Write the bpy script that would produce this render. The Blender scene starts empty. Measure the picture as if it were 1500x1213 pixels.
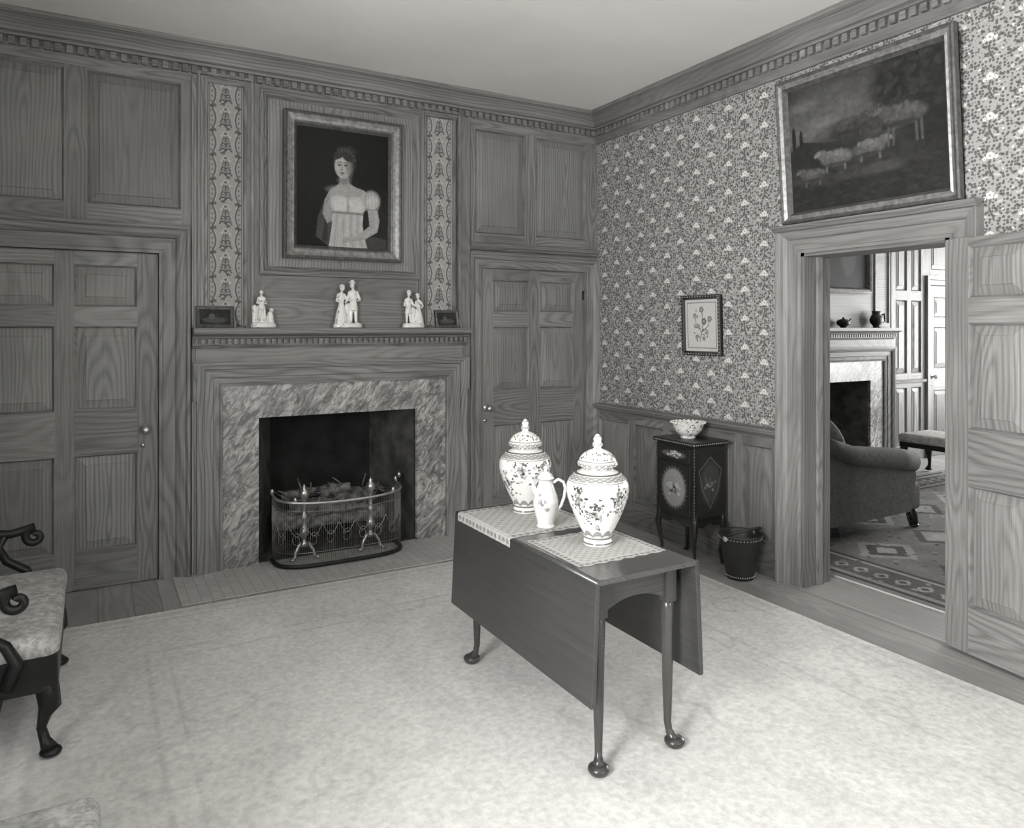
import bpy, bmesh, math, random
import numpy as np
from mathutils import Vector, Matrix
random.seed(7); rng = np.random.RandomState(7)
sc = bpy.context.scene
YB=4.671; XR=3.437; H=3.10; XL=-1.08; YS=-1.5; XW=XR+0.18; YO=4.80
TINT=(1.0,0.985,0.95)
def g3(v): return (v*TINT[0],v*TINT[1],v*TINT[2],1)
M={}
# ------------------------------------------------------------ materials
class NG:
    def __init__(s,name,rough=.5,metal=0,spec=.5):
        m=bpy.data.materials.new(name); m.use_nodes=True; s.mat=m; s.t=m.node_tree; s.t.nodes.clear()
        s.out=s.t.nodes.new('ShaderNodeOutputMaterial'); s.b=s.t.nodes.new('ShaderNodeBsdfPrincipled')
        s.t.links.new(s.b.outputs[0],s.out.inputs[0])
        s.b.inputs['Roughness'].default_value=rough; s.b.inputs['Metallic'].default_value=metal
        s.b.inputs['Specular IOR Level'].default_value=spec
        M[name]=m
    def n(s,t): return s.t.nodes.new(t)
    def put(s,inp,v):
        if hasattr(v,'is_linked'): s.t.links.new(v,inp)
        else: inp.default_value=v
    def m(s,op,a,b=None,c=None,clamp=False):
        n=s.n('ShaderNodeMath'); n.operation=op; n.use_clamp=clamp
        s.put(n.inputs[0],a)
        if b is not None: s.put(n.inputs[1],b)
        if c is not None: s.put(n.inputs[2],c)
        return n.outputs[0]
    def comb(s,x,y,z):
        n=s.n('ShaderNodeCombineXYZ')
        for i,v in enumerate((x,y,z)): s.put(n.inputs[i],v)
        return n.outputs[0]
    def noise(s,vec,scale=1,detail=2,rough=.5,dist=0):
        n=s.n('ShaderNodeTexNoise'); s.put(n.inputs['Vector'],vec)
        n.inputs['Scale'].default_value=scale; n.inputs['Detail'].default_value=detail
        n.inputs['Roughness'].default_value=rough; n.inputs['Distortion'].default_value=dist
        return n.outputs['Fac']
    def sep(s,v):
        n=s.n('ShaderNodeSeparateXYZ'); s.put(n.inputs[0],v); return n.outputs
    def obj(s): return s.n('ShaderNodeTexCoord').outputs['Object']
    def mix(s,f,a,b):
        n=s.n('ShaderNodeMix'); n.data_type='FLOAT'; s.put(n.inputs[0],f); s.put(n.inputs[2],a); s.put(n.inputs[3],b); return n.outputs[0]
    def map(s,v,a,b,c,d):
        n=s.n('ShaderNodeMapRange'); s.put(n.inputs[0],v)
        for i,k in enumerate((a,b,c,d)): n.inputs[i+1].default_value=k
        return n.outputs[0]
    def col(s,v):
        n=s.n('ShaderNodeCombineColor')
        for i in range(3): s.put(n.inputs[i], s.m('MULTIPLY',v,TINT[i]))
        s.t.links.new(n.outputs[0],s.b.inputs['Base Color'])
    def bump(s,h,dist=.003,st=.5):
        n=s.n('ShaderNodeBump'); n.inputs['Strength'].default_value=st; n.inputs['Distance'].default_value=dist
        s.put(n.inputs['Height'],h); s.t.links.new(n.outputs[0],s.b.inputs['Normal'])

def wood(name,lo,hi,K=55,rough=.5,var=.3,fibk=.45,cath=1.0,spec=.4,mn=.25):
    g=NG(name,rough,spec=spec)
    uv=g.n('ShaderNodeUVMap'); uv.uv_map='grain'
    o=g.sep(uv.outputs[0]); sx,sy=o[0],o[1]
    a_=g.n('ShaderNodeAttribute'); a_.attribute_name='rnd'; at=a_.outputs['Fac']
    r2=g.m('FRACT',g.m('MULTIPLY',at,7.31))
    n1=g.noise(g.comb(g.m('MULTIPLY',sx,3.0),g.m('MULTIPLY',sy,.8),g.m('MULTIPLY',at,40.)),1,2)
    n2=g.noise(g.comb(g.m('MULTIPLY',sx,9.0),g.m('MULTIPLY',sy,2.2),g.m('MULTIPLY',at,60.)),1,2)
    dep=g.m('MULTIPLY',g.m('SUBTRACT',n1,.5),.30*cath)
    dep=g.m('ADD',dep,g.m('MULTIPLY',sy,g.m('MULTIPLY',g.m('SUBTRACT',at,.5),.16)))
    dep=g.m('ADD',dep,g.m('MULTIPLY',r2,.08))
    a=g.m('ADD',sx,g.m('MULTIPLY',g.m('SUBTRACT',r2,.5),.10))
    a=g.m('ADD',a,g.m('MULTIPLY',g.m('SUBTRACT',n2,.5),.03))
    rad=g.m('SQRT',g.m('ADD',g.m('MULTIPLY',a,a),g.m('MULTIPLY',dep,dep)))
    s=g.m('ADD',g.m('MULTIPLY',g.m('SINE',g.m('MULTIPLY',rad,K*6.283)),.5),.5)
    s=g.m('POWER',s,.6)
    s=g.mix(g.map(g.m('FRACT',g.m('MULTIPLY',at,13.7)),0,1,mn,1.0),.7,s)
    fib=g.noise(g.comb(g.m('MULTIPLY',sx,190.),g.m('MULTIPLY',sy,3.0),g.m('MULTIPLY',at,10.)),1,3)
    fib=g.map(fib,.3,.7,0,1)
    f=g.mix(fibk,s,fib)
    v=g.mix(f,lo,hi)
    v=g.m('MULTIPLY',v,g.mix(at,1-var/2,1+var/2))
    bl=g.noise(g.obj(),1.7,3)
    v=g.m('MULTIPLY',v,g.map(bl,.3,.7,.85,1.15))
    g.col(v); g.bump(f,.0008,.2)
def plain(name,v,rough=.5,metal=0,nz=.12,ns=20,spec=.5,bump=0):
    g=NG(name,rough,metal,spec)
    n=g.noise(g.obj(),ns,3)
    g.col(g.m('MULTIPLY',g.map(n,.3,.7,1-nz,1+nz),v))
    if bump: g.bump(n,bump,.6)
def vcol(name,rough=.5,spec=.4,nz=.08,ns=60,bump=0,metal=0):
    g=NG(name,rough,metal,spec)
    a=g.n('ShaderNodeAttribute'); a.attribute_name='Col'
    n=g.noise(g.obj(),ns,3)
    g.col(g.m('MULTIPLY',a.outputs['Fac'],g.map(n,.3,.7,1-nz,1+nz)))
    if bump: g.bump(n,bump,.6)

wood('pine',.098,.275,K=50,var=.34,fibk=.42,mn=.35)
wood('pine_floor',.23,.36,K=40,var=.30,rough=.4)
wood('mahogany',.030,.058,K=22,rough=.28,var=.1,spec=.6,cath=.5,fibk=.7)
wood('mahogany_top',.05,.09,K=22,rough=.20,var=.1,spec=.6,cath=.5,fibk=.7)
plain('ceiling_plaster',.78,.9,nz=.05,ns=1.5)
plain('white_plaster',.28,.9,nz=.04,ns=3)
plain('soot',.012,.9,nz=.6,ns=9)
plain('soot_side',.07,.8,nz=.6,ns=10)
plain('brass',.55,.3,metal=.9)
plain('dark_iron',.03,.5,metal=.5)
plain('wire',.30,.4,metal=.8)
plain('gilt_dark',.10,.4,metal=.2,nz=.35,ns=40)
plain('gilt_light',.24,.38,metal=.3,nz=.35,ns=40)
plain('black_lacquer',.018,.3)
plain('black_paint',.012,.6)
plain('dark_wood',.010,.4,spec=.35)
plain('leather',.03,.45)
plain('stud',.6,.3,metal=.6)
plain('log',.15,.9,nz=.8,ns=25,bump=.01)
plain('sofa_fabric',.085,.9,nz=.25,ns=50)
plain('sofa_pillow',.22,.9,nz=.3,ns=40)
plain('window_white',.6,.5)
g=NG('porcelain',.2); n=g.noise(g.obj(),38,3,.6); g.col(g.mix(g.map(n,.60,.66,0,1),.78,.30))
g=NG('porcelain_blue',.2); n=g.noise(g.obj(),55,3,.6); g.col(g.mix(g.map(n,.55,.6,0,1),.78,.2))
g=NG('brocade',.85,spec=.2)
v=g.n('ShaderNodeTexVoronoi'); g.put(v.inputs['Vector'],g.obj()); v.inputs['Scale'].default_value=26
n=g.noise(g.obj(),35,4,.6,1.5)
g.col(g.mix(g.map(g.m('ADD',n,g.m('MULTIPLY',v.outputs['Distance'],.3)),.5,.75,0,1),.50,.30))
# marble
g=NG('marble',.25)
o=g.sep(g.obj())
along=g.m('ADD',g.m('MULTIPLY',o[0],.62),g.m('MULTIPLY',o[2],.78)); acr=g.m('ADD',g.m('MULTIPLY',o[0],.78),g.m('MULTIPLY',o[2],-.62))
n1=g.noise(g.comb(g.m('MULTIPLY',acr,6.),g.m('MULTIPLY',along,3.2),o[1]),1,5,.65,.8)
w=g.m('ADD',g.m('MULTIPLY',acr,16.),g.m('MULTIPLY',n1,14.))
s=g.m('POWER',g.m('ABSOLUTE',g.m('SINE',w)),.5)
n2=g.noise(g.comb(g.m('MULTIPLY',acr,24.),g.m('MULTIPLY',along,7.),o[1]),1,6,.75,1.8)
n3=g.noise(g.comb(g.m('MULTIPLY',acr,4.),g.m('MULTIPLY',along,3.),o[1]),1,4,.65)
f=g.m('MULTIPLY',g.map(s,.2,.8,.25,1.),g.map(n2,.40,.60,.1,1.),clamp=True)
f=g.m('MULTIPLY',f,g.map(n3,.38,.58,.50,1.))
g.col(g.mix(f,.10,.58))
# wallpaper: Col.r = base value, Col.g = stipple mask
g=NG('wallpaper',.8,spec=.2)
a=g.n('ShaderNodeAttribute'); a.attribute_name='Col'
sc_=g.n('ShaderNodeSeparateColor'); g.t.links.new(a.outputs['Color'],sc_.inputs[0])
v=g.n('ShaderNodeTexVoronoi'); g.put(v.inputs['Vector'],g.obj()); v.inputs['Scale'].default_value=68; v.inputs['Randomness'].default_value=.7
dot=g.map(v.outputs['Distance'],.36,.52,1,0)
g.col(g.mix(g.m('MULTIPLY',dot,sc_.outputs[1]),sc_.outputs[0],.12))
vcol('painting',.65,spec=.2,nz=.14,ns=90)
vcol('textile',.9,spec=.1,nz=.12,ns=120)
vcol('rug_wool',.95,spec=.05,nz=.13,ns=45,bump=.004)
vcol('jar_glaze',.15,spec=.6,nz=.03)
vcol('lace',.9,spec=.1,nz=.2,ns=150)
g=NG('hearth_brick',.7)
b=g.n('ShaderNodeTexBrick')
o=g.sep(g.obj()); g.put(b.inputs['Vector'],g.comb(o[1],o[0],o[2])); b.inputs['Scale'].default_value=4.5
for i,vv in enumerate((.54,.47,.34)): b.inputs[1+i].default_value=g3(vv)
b.inputs['Mortar Size'].default_value=.010
n=g.noise(g.obj(),14,3); mm=g.n('ShaderNodeMix'); mm.data_type='RGBA'; mm.blend_type='MULTIPLY'; mm.inputs[0].default_value=.2
g.t.links.new(b.outputs['Color'],mm.inputs[6]); g.put(mm.inputs[7],n); g.t.links.new(mm.outputs[2],g.b.inputs['Base Color'])

# ------------------------------------------------------------ mesh builder
class MB:
    def __init__(s): s.v=[];s.f=[];s.m=[];s.sm=[];s.uv=[];s.rn=[];s.c=[];s.hascol=False;s.mats=[]
    def add(s,verts,faces,mat,smooth=False,grain=2,uvs=None,cols=None,rnd=None):
        b=len(s.v); verts=[tuple(p) for p in verts]; s.v+=verts
        if mat not in s.mats: s.mats.append(mat)
        mi=s.mats.index(mat); r=random.random() if rnd is None else rnd
        o=[i for i in range(3) if i!=grain]
        mean=[sum(p[k] for p in verts)/len(verts) for k in range(3)]
        for fi,f in enumerate(faces):
            s.f.append([b+i for i in f]); s.m.append(mi); s.sm.append(smooth); s.rn.append(r)
            if uvs is not None: s.uv+=[uvs[i] for i in f]
            else: s.uv+=[((verts[i][o[0]]-mean[o[0]])+(verts[i][o[1]]-mean[o[1]]),verts[i][grain]-mean[grain]) for i in f]
        if cols is not None: s.c+=list(cols); s.hascol=True
        else: s.c+=[.6]*len(verts)
    def box(s,x0,x1,y0,y1,z0,z1,mat,grain=2,bev=0,seg=2,mtx=None,smooth=None):
        if bev:
            bm=bmesh.new(); bmesh.ops.create_cube(bm,size=1)
            for v in bm.verts: v.co=Vector(((x0+x1)/2+v.co.x*(x1-x0),(y0+y1)/2+v.co.y*(y1-y0),(z0+z1)/2+v.co.z*(z1-z0)))
            bmesh.ops.bevel(bm,geom=bm.edges[:],offset=bev,segments=seg,profile=.5,affect='EDGES')
            vs=[v.co.copy() for v in bm.verts]; bm.verts.index_update(); fs=[[v.index for v in f.verts] for f in bm.faces]; bm.free()
        else:
            vs=[Vector((x,y,z)) for x in (x0,x1) for y in (y0,y1) for z in (z0,z1)]
            fs=[[0,1,3,2],[4,6,7,5],[0,4,5,1],[2,3,7,6],[0,2,6,4],[1,5,7,3]]
        if mtx is not None: vs=[mtx@v for v in vs]
        s.add(vs,fs,mat,smooth=(bev>0 and seg>2) if smooth is None else smooth,grain=grain)
    def fbox(s,F,a0,a1,b0,b1,d0,d1,mat='pine',gr='v'):
        P=[(a,b,d) for a in (a0,a1) for b in (b0,b1) for d in (d0,d1)]
        ca=(a0+a1)/2; cb=(b0+b1)/2; oa=random.uniform(-3,3)
        if gr=='v': uv=[(a-ca+d,b-cb+oa) for a,b,d in P]
        else: uv=[(b-cb+d,a-ca+oa) for a,b,d in P]
        s.add([F(*p) for p in P],[[0,1,3,2],[4,6,7,5],[0,4,5,1],[2,3,7,6],[0,2,6,4],[1,5,7,3]],mat,uvs=uv)
    def raised(s,F,a0,a1,b0,b1,d0,d1,bev=.045,mat='pine',gr='v',rnd=None):
        L=[(0,d0),(bev,d1-.004),(bev+.003,d1)]
        P=[]
        for w,d in L: P+=[(a0+w,b0+w,d),(a1-w,b0+w,d),(a1-w,b1-w,d),(a0+w,b1-w,d)]
        fs=[[i*4+j,i*4+(j+1)%4,i*4+4+(j+1)%4,i*4+4+j] for i in range(2) for j in range(4)]+[[8,9,10,11]]
        ca=(a0+a1)/2; cb=(b0+b1)/2; oo=random.uniform(-.3,.3)
        uv=[((a-ca),(b-cb)+oo) if gr=='v' else ((b-cb),(a-ca)+oo) for a,b,d in P]
        s.add([F(*p) for p in P],fs,mat,uvs=uv,rnd=rnd)
    def sweep(s,F,path,prof,closed=False,side=1,mat='pine',smooth=False):
        n=len(path); nr=[]
        segs=n if closed else n-1
        for i in range(segs):
            p=path[i];q=path[(i+1)%n]; dx,dy=q[0]-p[0],q[1]-p[1]; l=math.hypot(dx,dy); nr.append((dy/l*side,-dx/l*side))
        P=[];UV=[]; al=0
        for i in range(n):
            if closed: n1,n2=nr[i-1],nr[i]
            else: n1=nr[max(i-1,0)]; n2=nr[min(i,segs-1)]
            k=1+n1[0]*n2[0]+n1[1]*n2[1]; mx,my=(n1[0]+n2[0])/k,(n1[1]+n2[1])/k
            if i: al+=math.hypot(path[i][0]-path[i-1][0],path[i][1]-path[i-1][1])
            for w,d in prof: P.append(F(path[i][0]+mx*w,path[i][1]+my*w,d)); UV.append((w,al))
        np_=len(prof); fs=[]
        for i in range(segs):
            j=(i+1)%n
            for k in range(np_-1): fs.append([i*np_+k,j*np_+k,j*np_+k+1,i*np_+k+1])
        s.add(P,fs,mat,uvs=UV,smooth=smooth)
    def extr(s,F,a0,a1,prof,mat='pine'):
        P=[F(a,b,d) for a in (a0,a1) for d,b in prof]; n=len(prof); UV=[];
        for a in (a0,a1):
            l=0
            for i,(d,b) in enumerate(prof):
                if i: l+=math.hypot(d-prof[i-1][0],b-prof[i-1][1])
                UV.append((l,a))
        fs=[[i,i+1,n+i+1,n+i] for i in range(n-1)]+[list(range(n)),list(range(n,2*n))]
        s.add(P,fs,mat,uvs=UV)
    def panelled(s,F,a0,a1,b0,b1,cols,rows,d=.018,back=-.04,mat='pine',bev=.045):
        ed=[a0]+[x for c in cols for x in c]+[a1]
        for i in range(0,len(ed),2):
            if ed[i+1]-ed[i]>.001: s.fbox(F,ed[i],ed[i+1],b0,b1,back,d,mat,'v')
        re=[b0]+[x for c in rows for x in c]+[b1]
        for c in cols:
            for i in range(0,len(re),2):
                if re[i+1]-re[i]>.001: s.fbox(F,c[0],c[1],re[i],re[i+1],back,d,mat,'h')
            for r in rows:
                s.raised(F,c[0]+.010,c[1]-.010,r[0]+.010,r[1]-.010,d-.018,d-.002,bev,mat)
                s.sweep(F,[(c[0],r[0]),(c[1],r[0]),(c[1],r[1]),(c[0],r[1])],[(0,d),(.003,d+.003),(.008,d-.004),(.013,d-.018)],True,-1,mat)
    def lathe(s,prof,c=(0,0,0),seg=32,mat='porcelain',mtx=None,smooth=True,sx=1,sy=1,colf=None,cap=False):
        P=[];C=[]
        for r,z in prof:
            for k in range(seg):
                t=2*math.pi*k/seg; p=Vector((r*math.cos(t)*sx,r*math.sin(t)*sy,z))
                if mtx is not None: p=mtx@p
                P.append((p.x+c[0],p.y+c[1],p.z+c[2]))
                if colf is not None: C.append(colf(t,z))
        n=len(prof)
        fs=[[i*seg+k,i*seg+(k+1)%seg,(i+1)*seg+(k+1)%seg,(i+1)*seg+k] for i in range(n-1) for k in range(seg)]
        if cap: fs.append(list(range(seg))); fs.append([(n-1)*seg+k for k in range(seg)])
        s.add(P,fs,mat,smooth=smooth,cols=C if colf is not None else None)
    def ell(s,c,r,mat,rot=None,seg=16,rings=10):
        pr=[(max(.0005,math.sin(math.pi*i/rings)),-math.cos(math.pi*i/rings)) for i in range(rings+1)]
        m=Matrix.Diagonal((r[0],r[1],r[2],1))
        if rot is not None: m=rot.to_matrix().to_4x4()@m
        s.lathe(pr,c,seg,mat,m)
    def tube(s,path,rad,mat,seg=10,smooth=True,closed=False,flat=1.0):
        pts=[Vector(p) for p in path]; n=len(pts)
        if not isinstance(rad,(list,tuple)): rad=[rad]*n
        P=[];t0=None;u=None
        for i in range(n):
            if closed: t=(pts[(i+1)%n]-pts[i-1])
            else: t=(pts[min(i+1,n-1)]-pts[max(i-1,0)])
            t.normalize()
            if u is None:
                u=t.orthogonal().normalized()
            else:
                u=(u-t*u.dot(t));
                if u.length<1e-6: u=t.orthogonal()
                u.normalize()
            w=t.cross(u)
            for k in range(seg):
                a=2*math.pi*k/seg; P.append(pts[i]+(u*math.cos(a)+w*math.sin(a)*flat)*rad[i])
        fs=[[i*seg+k,i*seg+(k+1)%seg,((i+1)%n)*seg+(k+1)%seg,((i+1)%n)*seg+k] for i in range(n if closed else n-1) for k in range(seg)]
        if not closed: fs+= [list(range(seg)),[(n-1)*seg+k for k in range(seg)]]
        s.add(P,fs,mat,smooth=smooth)
    def prism(s,poly,f,d0,d1,mat,grain=2):
        n=len(poly); P=[f(a,b,d) for d in (d0,d1) for a,b in poly]
        fs=[list(range(n)),[n+i for i in range(n)]]+[[i,(i+1)%n,n+(i+1)%n,n+i] for i in range(n)]
        s.add(P,fs,mat,grain=grain)
    def obj(s,name,parent=None,fixn=True):
        me=bpy.data.meshes.new(name); me.from_pydata(s.v,[],s.f)
        for m in s.mats: me.materials.append(M[m])
        me.polygons.foreach_set('material_index',s.m); me.polygons.foreach_set('use_smooth',s.sm)
        uv=me.uv_layers.new(name='grain'); uv.data.foreach_set('uv',np.array(s.uv,dtype=np.float32).ravel())
        at=me.attributes.new('rnd','FLOAT','FACE'); at.data.foreach_set('value',s.rn)
        if s.hascol:
            ca=me.color_attributes.new('Col','FLOAT_COLOR','POINT')
            c=np.array(s.c,dtype=np.float32); ca.data.foreach_set('color',np.stack([c,c,c,np.ones_like(c)],1).ravel())
        me.update()
        if fixn:
            bm=bmesh.new(); bm.from_mesh(me); bmesh.ops.recalc_face_normals(bm,faces=bm.faces[:]); bm.to_mesh(me); bm.free()
        o=bpy.data.objects.new(name,me); sc.collection.objects.link(o)
        if parent: o.parent=parent
        return o
def empty(name):
    e=bpy.data.objects.new(name,None); sc.collection.objects.link(e); e.empty_display_size=.1; return e
def remesh(o,vox=.003,smooth=2):
    m=o.modifiers.new('r','REMESH'); m.mode='VOXEL'; m.voxel_size=vox; m.use_smooth_shade=True
    m2=o.modifiers.new('s','SMOOTH'); m2.factor=.5; m2.iterations=smooth
    dg=bpy.context.evaluated_depsgraph_get(); me=bpy.data.meshes.new_from_object(o.evaluated_get(dg))
    o.modifiers.clear(); mats=[x for x in o.data.materials]; o.data=me
    if not len(me.materials):
        for x in mats: me.materials.append(x)
    return o
def cgrid(name,fn,a0,a1,b0,b1,A,mat,parent=None,G=None):
    nv,nu=A.shape; us=np.linspace(a0,a1,nu); vs=np.linspace(b0,b1,nv)
    V=[fn(u,v) for v in vs for u in us]
    idx=np.arange(nu*nv).reshape(nv,nu)
    Fq=np.stack([idx[:-1,:-1],idx[:-1,1:],idx[1:,1:],idx[1:,:-1]],-1).reshape(-1,4).tolist()
    me=bpy.data.meshes.new(name); me.from_pydata(V,[],Fq); me.materials.append(M[mat])
    ca=me.color_attributes.new('Col','FLOAT_COLOR','POINT'); c=A.astype(np.float32).ravel()
    gch=c if G is None else G.astype(np.float32).ravel()
    ca.data.foreach_set('color',np.stack([c,gch,c,np.ones_like(c)],1).ravel()); me.update()
    o=bpy.data.objects.new(name,me); sc.collection.objects.link(o)
    if parent: o.parent=parent
    return o
class Cv:
    def __init__(s,w,h,nu,nv,base):
        s.w,s.h=w,h; s.X,s.Y=np.meshgrid(np.linspace(0,w,nu),np.linspace(0,h,nv)); s.A=np.full((nv,nu),float(base))
    def mask(s,m,val): s.A=s.A*(1-m)+val*m
    def ell(s,cx,cy,rx,ry,val,rot=0,soft=.2,op=1):
        c,sn=math.cos(rot),math.sin(rot); dx=s.X-cx;dy=s.Y-cy
        r=np.sqrt(((dx*c+dy*sn)/rx)**2+((-dx*sn+dy*c)/ry)**2); s.mask(np.clip((1-r)/soft+.5,0,1)*op,val)
    def poly(s,pts,val,op=1):
        m=np.zeros_like(s.A,bool); n=len(pts)
        for i in range(n):
            x1,y1=pts[i];x2,y2=pts[(i+1)%n]
            if y1==y2: continue
            c=((y1>s.Y)!=(y2>s.Y))&(s.X<(x2-x1)*(s.Y-y1)/(y2-y1)+x1); m^=c
        s.mask(m.astype(float)*op,val)
    def line(s,p,q,w,val,op=1):
        dx,dy=q[0]-p[0],q[1]-p[1]; L=dx*dx+dy*dy+1e-12
        t=np.clip(((s.X-p[0])*dx+(s.Y-p[1])*dy)/L,0,1); d=np.hypot(s.X-p[0]-t*dx,s.Y-p[1]-t*dy)
        s.mask(np.clip((w-d)/(w*.5)+.5,0,1)*op,val)
    def pl(s,pts,w,val,op=1):
        for i in range(len(pts)-1): s.line(pts[i],pts[i+1],w,val,op)
    def noise(s,k,amp):
        nv,nu=s.A.shape; r=rng.rand(k,k)
        t=np.array([np.interp(np.linspace(0,k-1,nu),range(k),row) for row in r])
        t=np.array([np.interp(np.linspace(0,k-1,nv),range(k),t[:,j]) for j in range(nu)]).T
        s.A=s.A*(1+amp*(t-.5)*2)
    def blur(s,n=1):
        for _ in range(n):
            A=np.pad(s.A,1,mode='edge'); s.A=(A[1:-1,1:-1]*4+A[:-2,1:-1]+A[2:,1:-1]+A[1:-1,:-2]+A[1:-1,2:])/8
def fb(a,b,d): return (a,YB-d,b)
def fr(a,b,d): return (XR-d,a,b)
def fo(a,b,d): return (a,YO-d,b)

# ------------------------------------------------------------ room shell
WN=0
def shell():
    m=MB(); m.box(XL-.3,9.6,YS-.2,5.2,H,H+.1,'ceiling_plaster'); m.obj('ceiling')
    m=MB(); m.box(XL-.3,9.6,YS-.2,5.3,-.08,-.006,'black_paint')
    x=XL-.3
    while x<9.5:
        w=random.uniform(.12,.17); y=YS-.2
        m.box(x+.001,x+w-.001,y,5.2,-.03,0,'pine_floor',grain=1); x+=w
    m.obj('floor')
    m=MB(); m.box(.40,2.36,4.16,YB-.002,-.002,.006,'hearth_brick'); m.obj('trim_hearth')
    m=MB(); z='white_plaster'
    m.box(XL-.3,.867,YB+.041,5.3,0,H,z); m.box(1.901,XR+.02,YB+.041,5.3,0,H,z); m.box(.867,1.901,YB+.041,5.3,.90,H,z)
    m.box(XR+.02,6.03,YO+.03,5.3,0,H,z); m.box(7.05,9.6,YO+.03,5.3,0,H,z); m.box(6.03,7.05,YO+.03,5.3,.9,H,z)
    F=fb
    m.panelled(F,XL,.50,2.04,2.93,[(-1.03,-.70),(-.60,-.133),(-.026,.446)],[(2.137,2.87)])
    m.panelled(F,XL,-.75,0,2.04,[(-1.02,-.80)],[(.2,.75),(.9,1.95)])
    m.fbox(F,-.75,.50,2.02,2.045,-.04,.02,gr='h')
    m.fbox(F,.45,.505,0,2.04,-.04,.017)
    m.fbox(F,.50,.575,0,2.93,-.04,.04); m.fbox(F,2.215,2.31,0,2.93,-.04,.04)
    m.fbox(F,.80,.905,1.44,2.93,-.04,.04); m.fbox(F,1.905,1.965,1.44,2.93,-.04,.04)
    m.fbox(F,.575,.80,1.44,2.93,-.04,.02); m.fbox(F,1.965,2.215,1.44,2.93,-.04,.02)
    m.fbox(F,.905,1.905,1.44,1.63,-.04,.04,gr='h'); m.fbox(F,.905,1.905,1.63,1.80,-.04,.039,gr='h')
    m.fbox(F,.905,1.905,2.88,2.93,-.04,.04,gr='h')
    m.raised(F,.92,1.89,1.82,2.87,.03,.045,.05)
    m.sweep(F,[(.905,1.80),(1.905,1.80),(1.905,2.885),(.905,2.885)],[(-.03,.04),(-.025,.055),(-.008,.062),(.006,.05),(.012,.056),(.03,.030)],True,-1)
    for (x0,x1) in ((.575,.80),(1.965,2.19)):
        m.sweep(F,[(x0,1.46),(x0,2.91),(x1,2.91),(x1,1.46)],[(-.006,.035),(-.004,.05),(.006,.052),(.012,.045),(.014,.03)],False,1)
        m.sweep(F,[(x0,1.46),(x0,2.91),(x1,2.91),(x1,1.46)],[(-.05,.04),(-.044,.052),(-.03,.05),(-.028,.04)],False,1)
    m.fbox(F,.575,.67,0,1.44,-.04,.02); m.fbox(F,2.125,2.215,0,1.44,-.04,.02)
    m.fbox(F,.575,2.215,1.10,1.44,-.04,.03,gr='h')
    m.panelled(F,2.31,XR,2.06,2.93,[(2.36,2.775),(2.87,3.325)],[(2.125,2.87)])
    m.fbox(F,2.31,2.42,0,2.06,-.04,.012); m.fbox(F,3.32,XR,0,2.06,-.04,.012); m.fbox(F,2.42,3.32,1.88,2.06,-.04,.012,gr='h')
    m.obj('wall_back')
    A1=[(0,-.03),(0,.022),(.018,.026),(.022,.018),(.085,.022),(.09,.034),(.11,.045),(.135,.05),(.145,.062),(.16,.064),(.16,0)]
    m=MB(); m.sweep(F,[(-.60,0),(-.60,1.878),(.33,1.878),(.33,0)],A1,False,-1); m.obj('trim_1')
    A2=[(w*.62,d*.9) for w,d in A1]
    m=MB(); m.sweep(F,[(2.41,0),(2.41,1.885),(3.335,1.885),(3.335,0)],A2,False,-1)
    m.extr(F,2.312,XR-.002,[(0,2.0),(.03,2.005),(.04,2.02),(.055,2.03),(.06,2.05),(.02,2.06),(0,2.062)]); m.obj('trim_2')
    prof=[(0,2.885),(.018,2.885),(.022,2.90),(.03,2.915),(.034,2.925),(.034,2.978),(.06,2.982),(.064,2.995),(.085,3.0),(.095,3.035),(.125,3.065),(.15,3.075),(.155,3.10),(0,3.10)]
    def crown(F,a0,a1,nm):
        m=MB(); m.extr(F,a0,a1,prof); a=a0+.02
        while a<a1-.03: m.fbox(F,a,a+.030,2.935,2.976,.03,.058,gr='h'); a+=.052
        m.obj(nm)
    crown(fb,XL,XR,'trim_3'); crown(fr,YS,YB,'trim_4')
    m=MB(); z='white_plaster'
    m.box(XR,XW,2.735,YB+.3,0,H,z); m.box(XR,XW,YS,1.92,0,H,z); m.box(XR,XW,1.92,2.735,1.865,H,z)
    cols=[(2.935,3.16),(3.215,3.47),(3.525,3.81),(3.865,4.19),(4.245,4.60)]
    m.panelled(fr,2.88,YB-.018,.13,.81,cols,[(.19,.75)],back=0)
    m.panelled(fr,YS,1.80,.13,.81,[(-1.2,-.4),(-.3,.6),(.7,1.65)],[(.19,.75)],back=0)
    wr=m.obj('wall_right')
    m=MB()
    for a0,a1 in ((2.87,YB-.018),(YS,1.80)):
        m.extr(fr,a0,a1,[(0,.80),(.022,.80),(.026,.815),(.04,.825),(.05,.845),(.05,.858),(.02,.865),(0,.868)])
    m.obj('trim_5')
    m=MB()
    for a0,a1 in ((2.87,YB-.018),(YS,1.80)): m.extr(fr,a0,a1,[(0,0),(.03,0),(.03,.11),(.024,.125),(.018,.14),(0,.14)])
    m.obj('baseboard_right')
    m=MB(); A3=[(w*.88,d) for w,d in A1]
    m.sweep(fr,[(2.735,0),(2.735,1.865),(1.92,1.865),(1.92,0)],A3,False,1)
    m.sweep(lambda a,b,d:(XW+d,a,b),[(2.735,0),(2.735,1.865),(1.92,1.865),(1.92,0)],A3,False,1)
    m.box(XR-.02,XW+.02,2.712,2.736,0,1.865,'pine'); m.box(XR-.02,XW+.02,1.919,1.94,0,1.865,'pine'); m.box(XR-.02,XW+.02,1.92,2.735,1.845,1.866,'pine',grain=1)
    m.box(XR+.08,XR+.12,2.698,2.714,0,1.85,'pine')
    m.extr(fr,1.775,2.885,[(.05,1.985),(.07,1.99),(.085,2.01),(.085,2.02),(0,2.025)])
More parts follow.
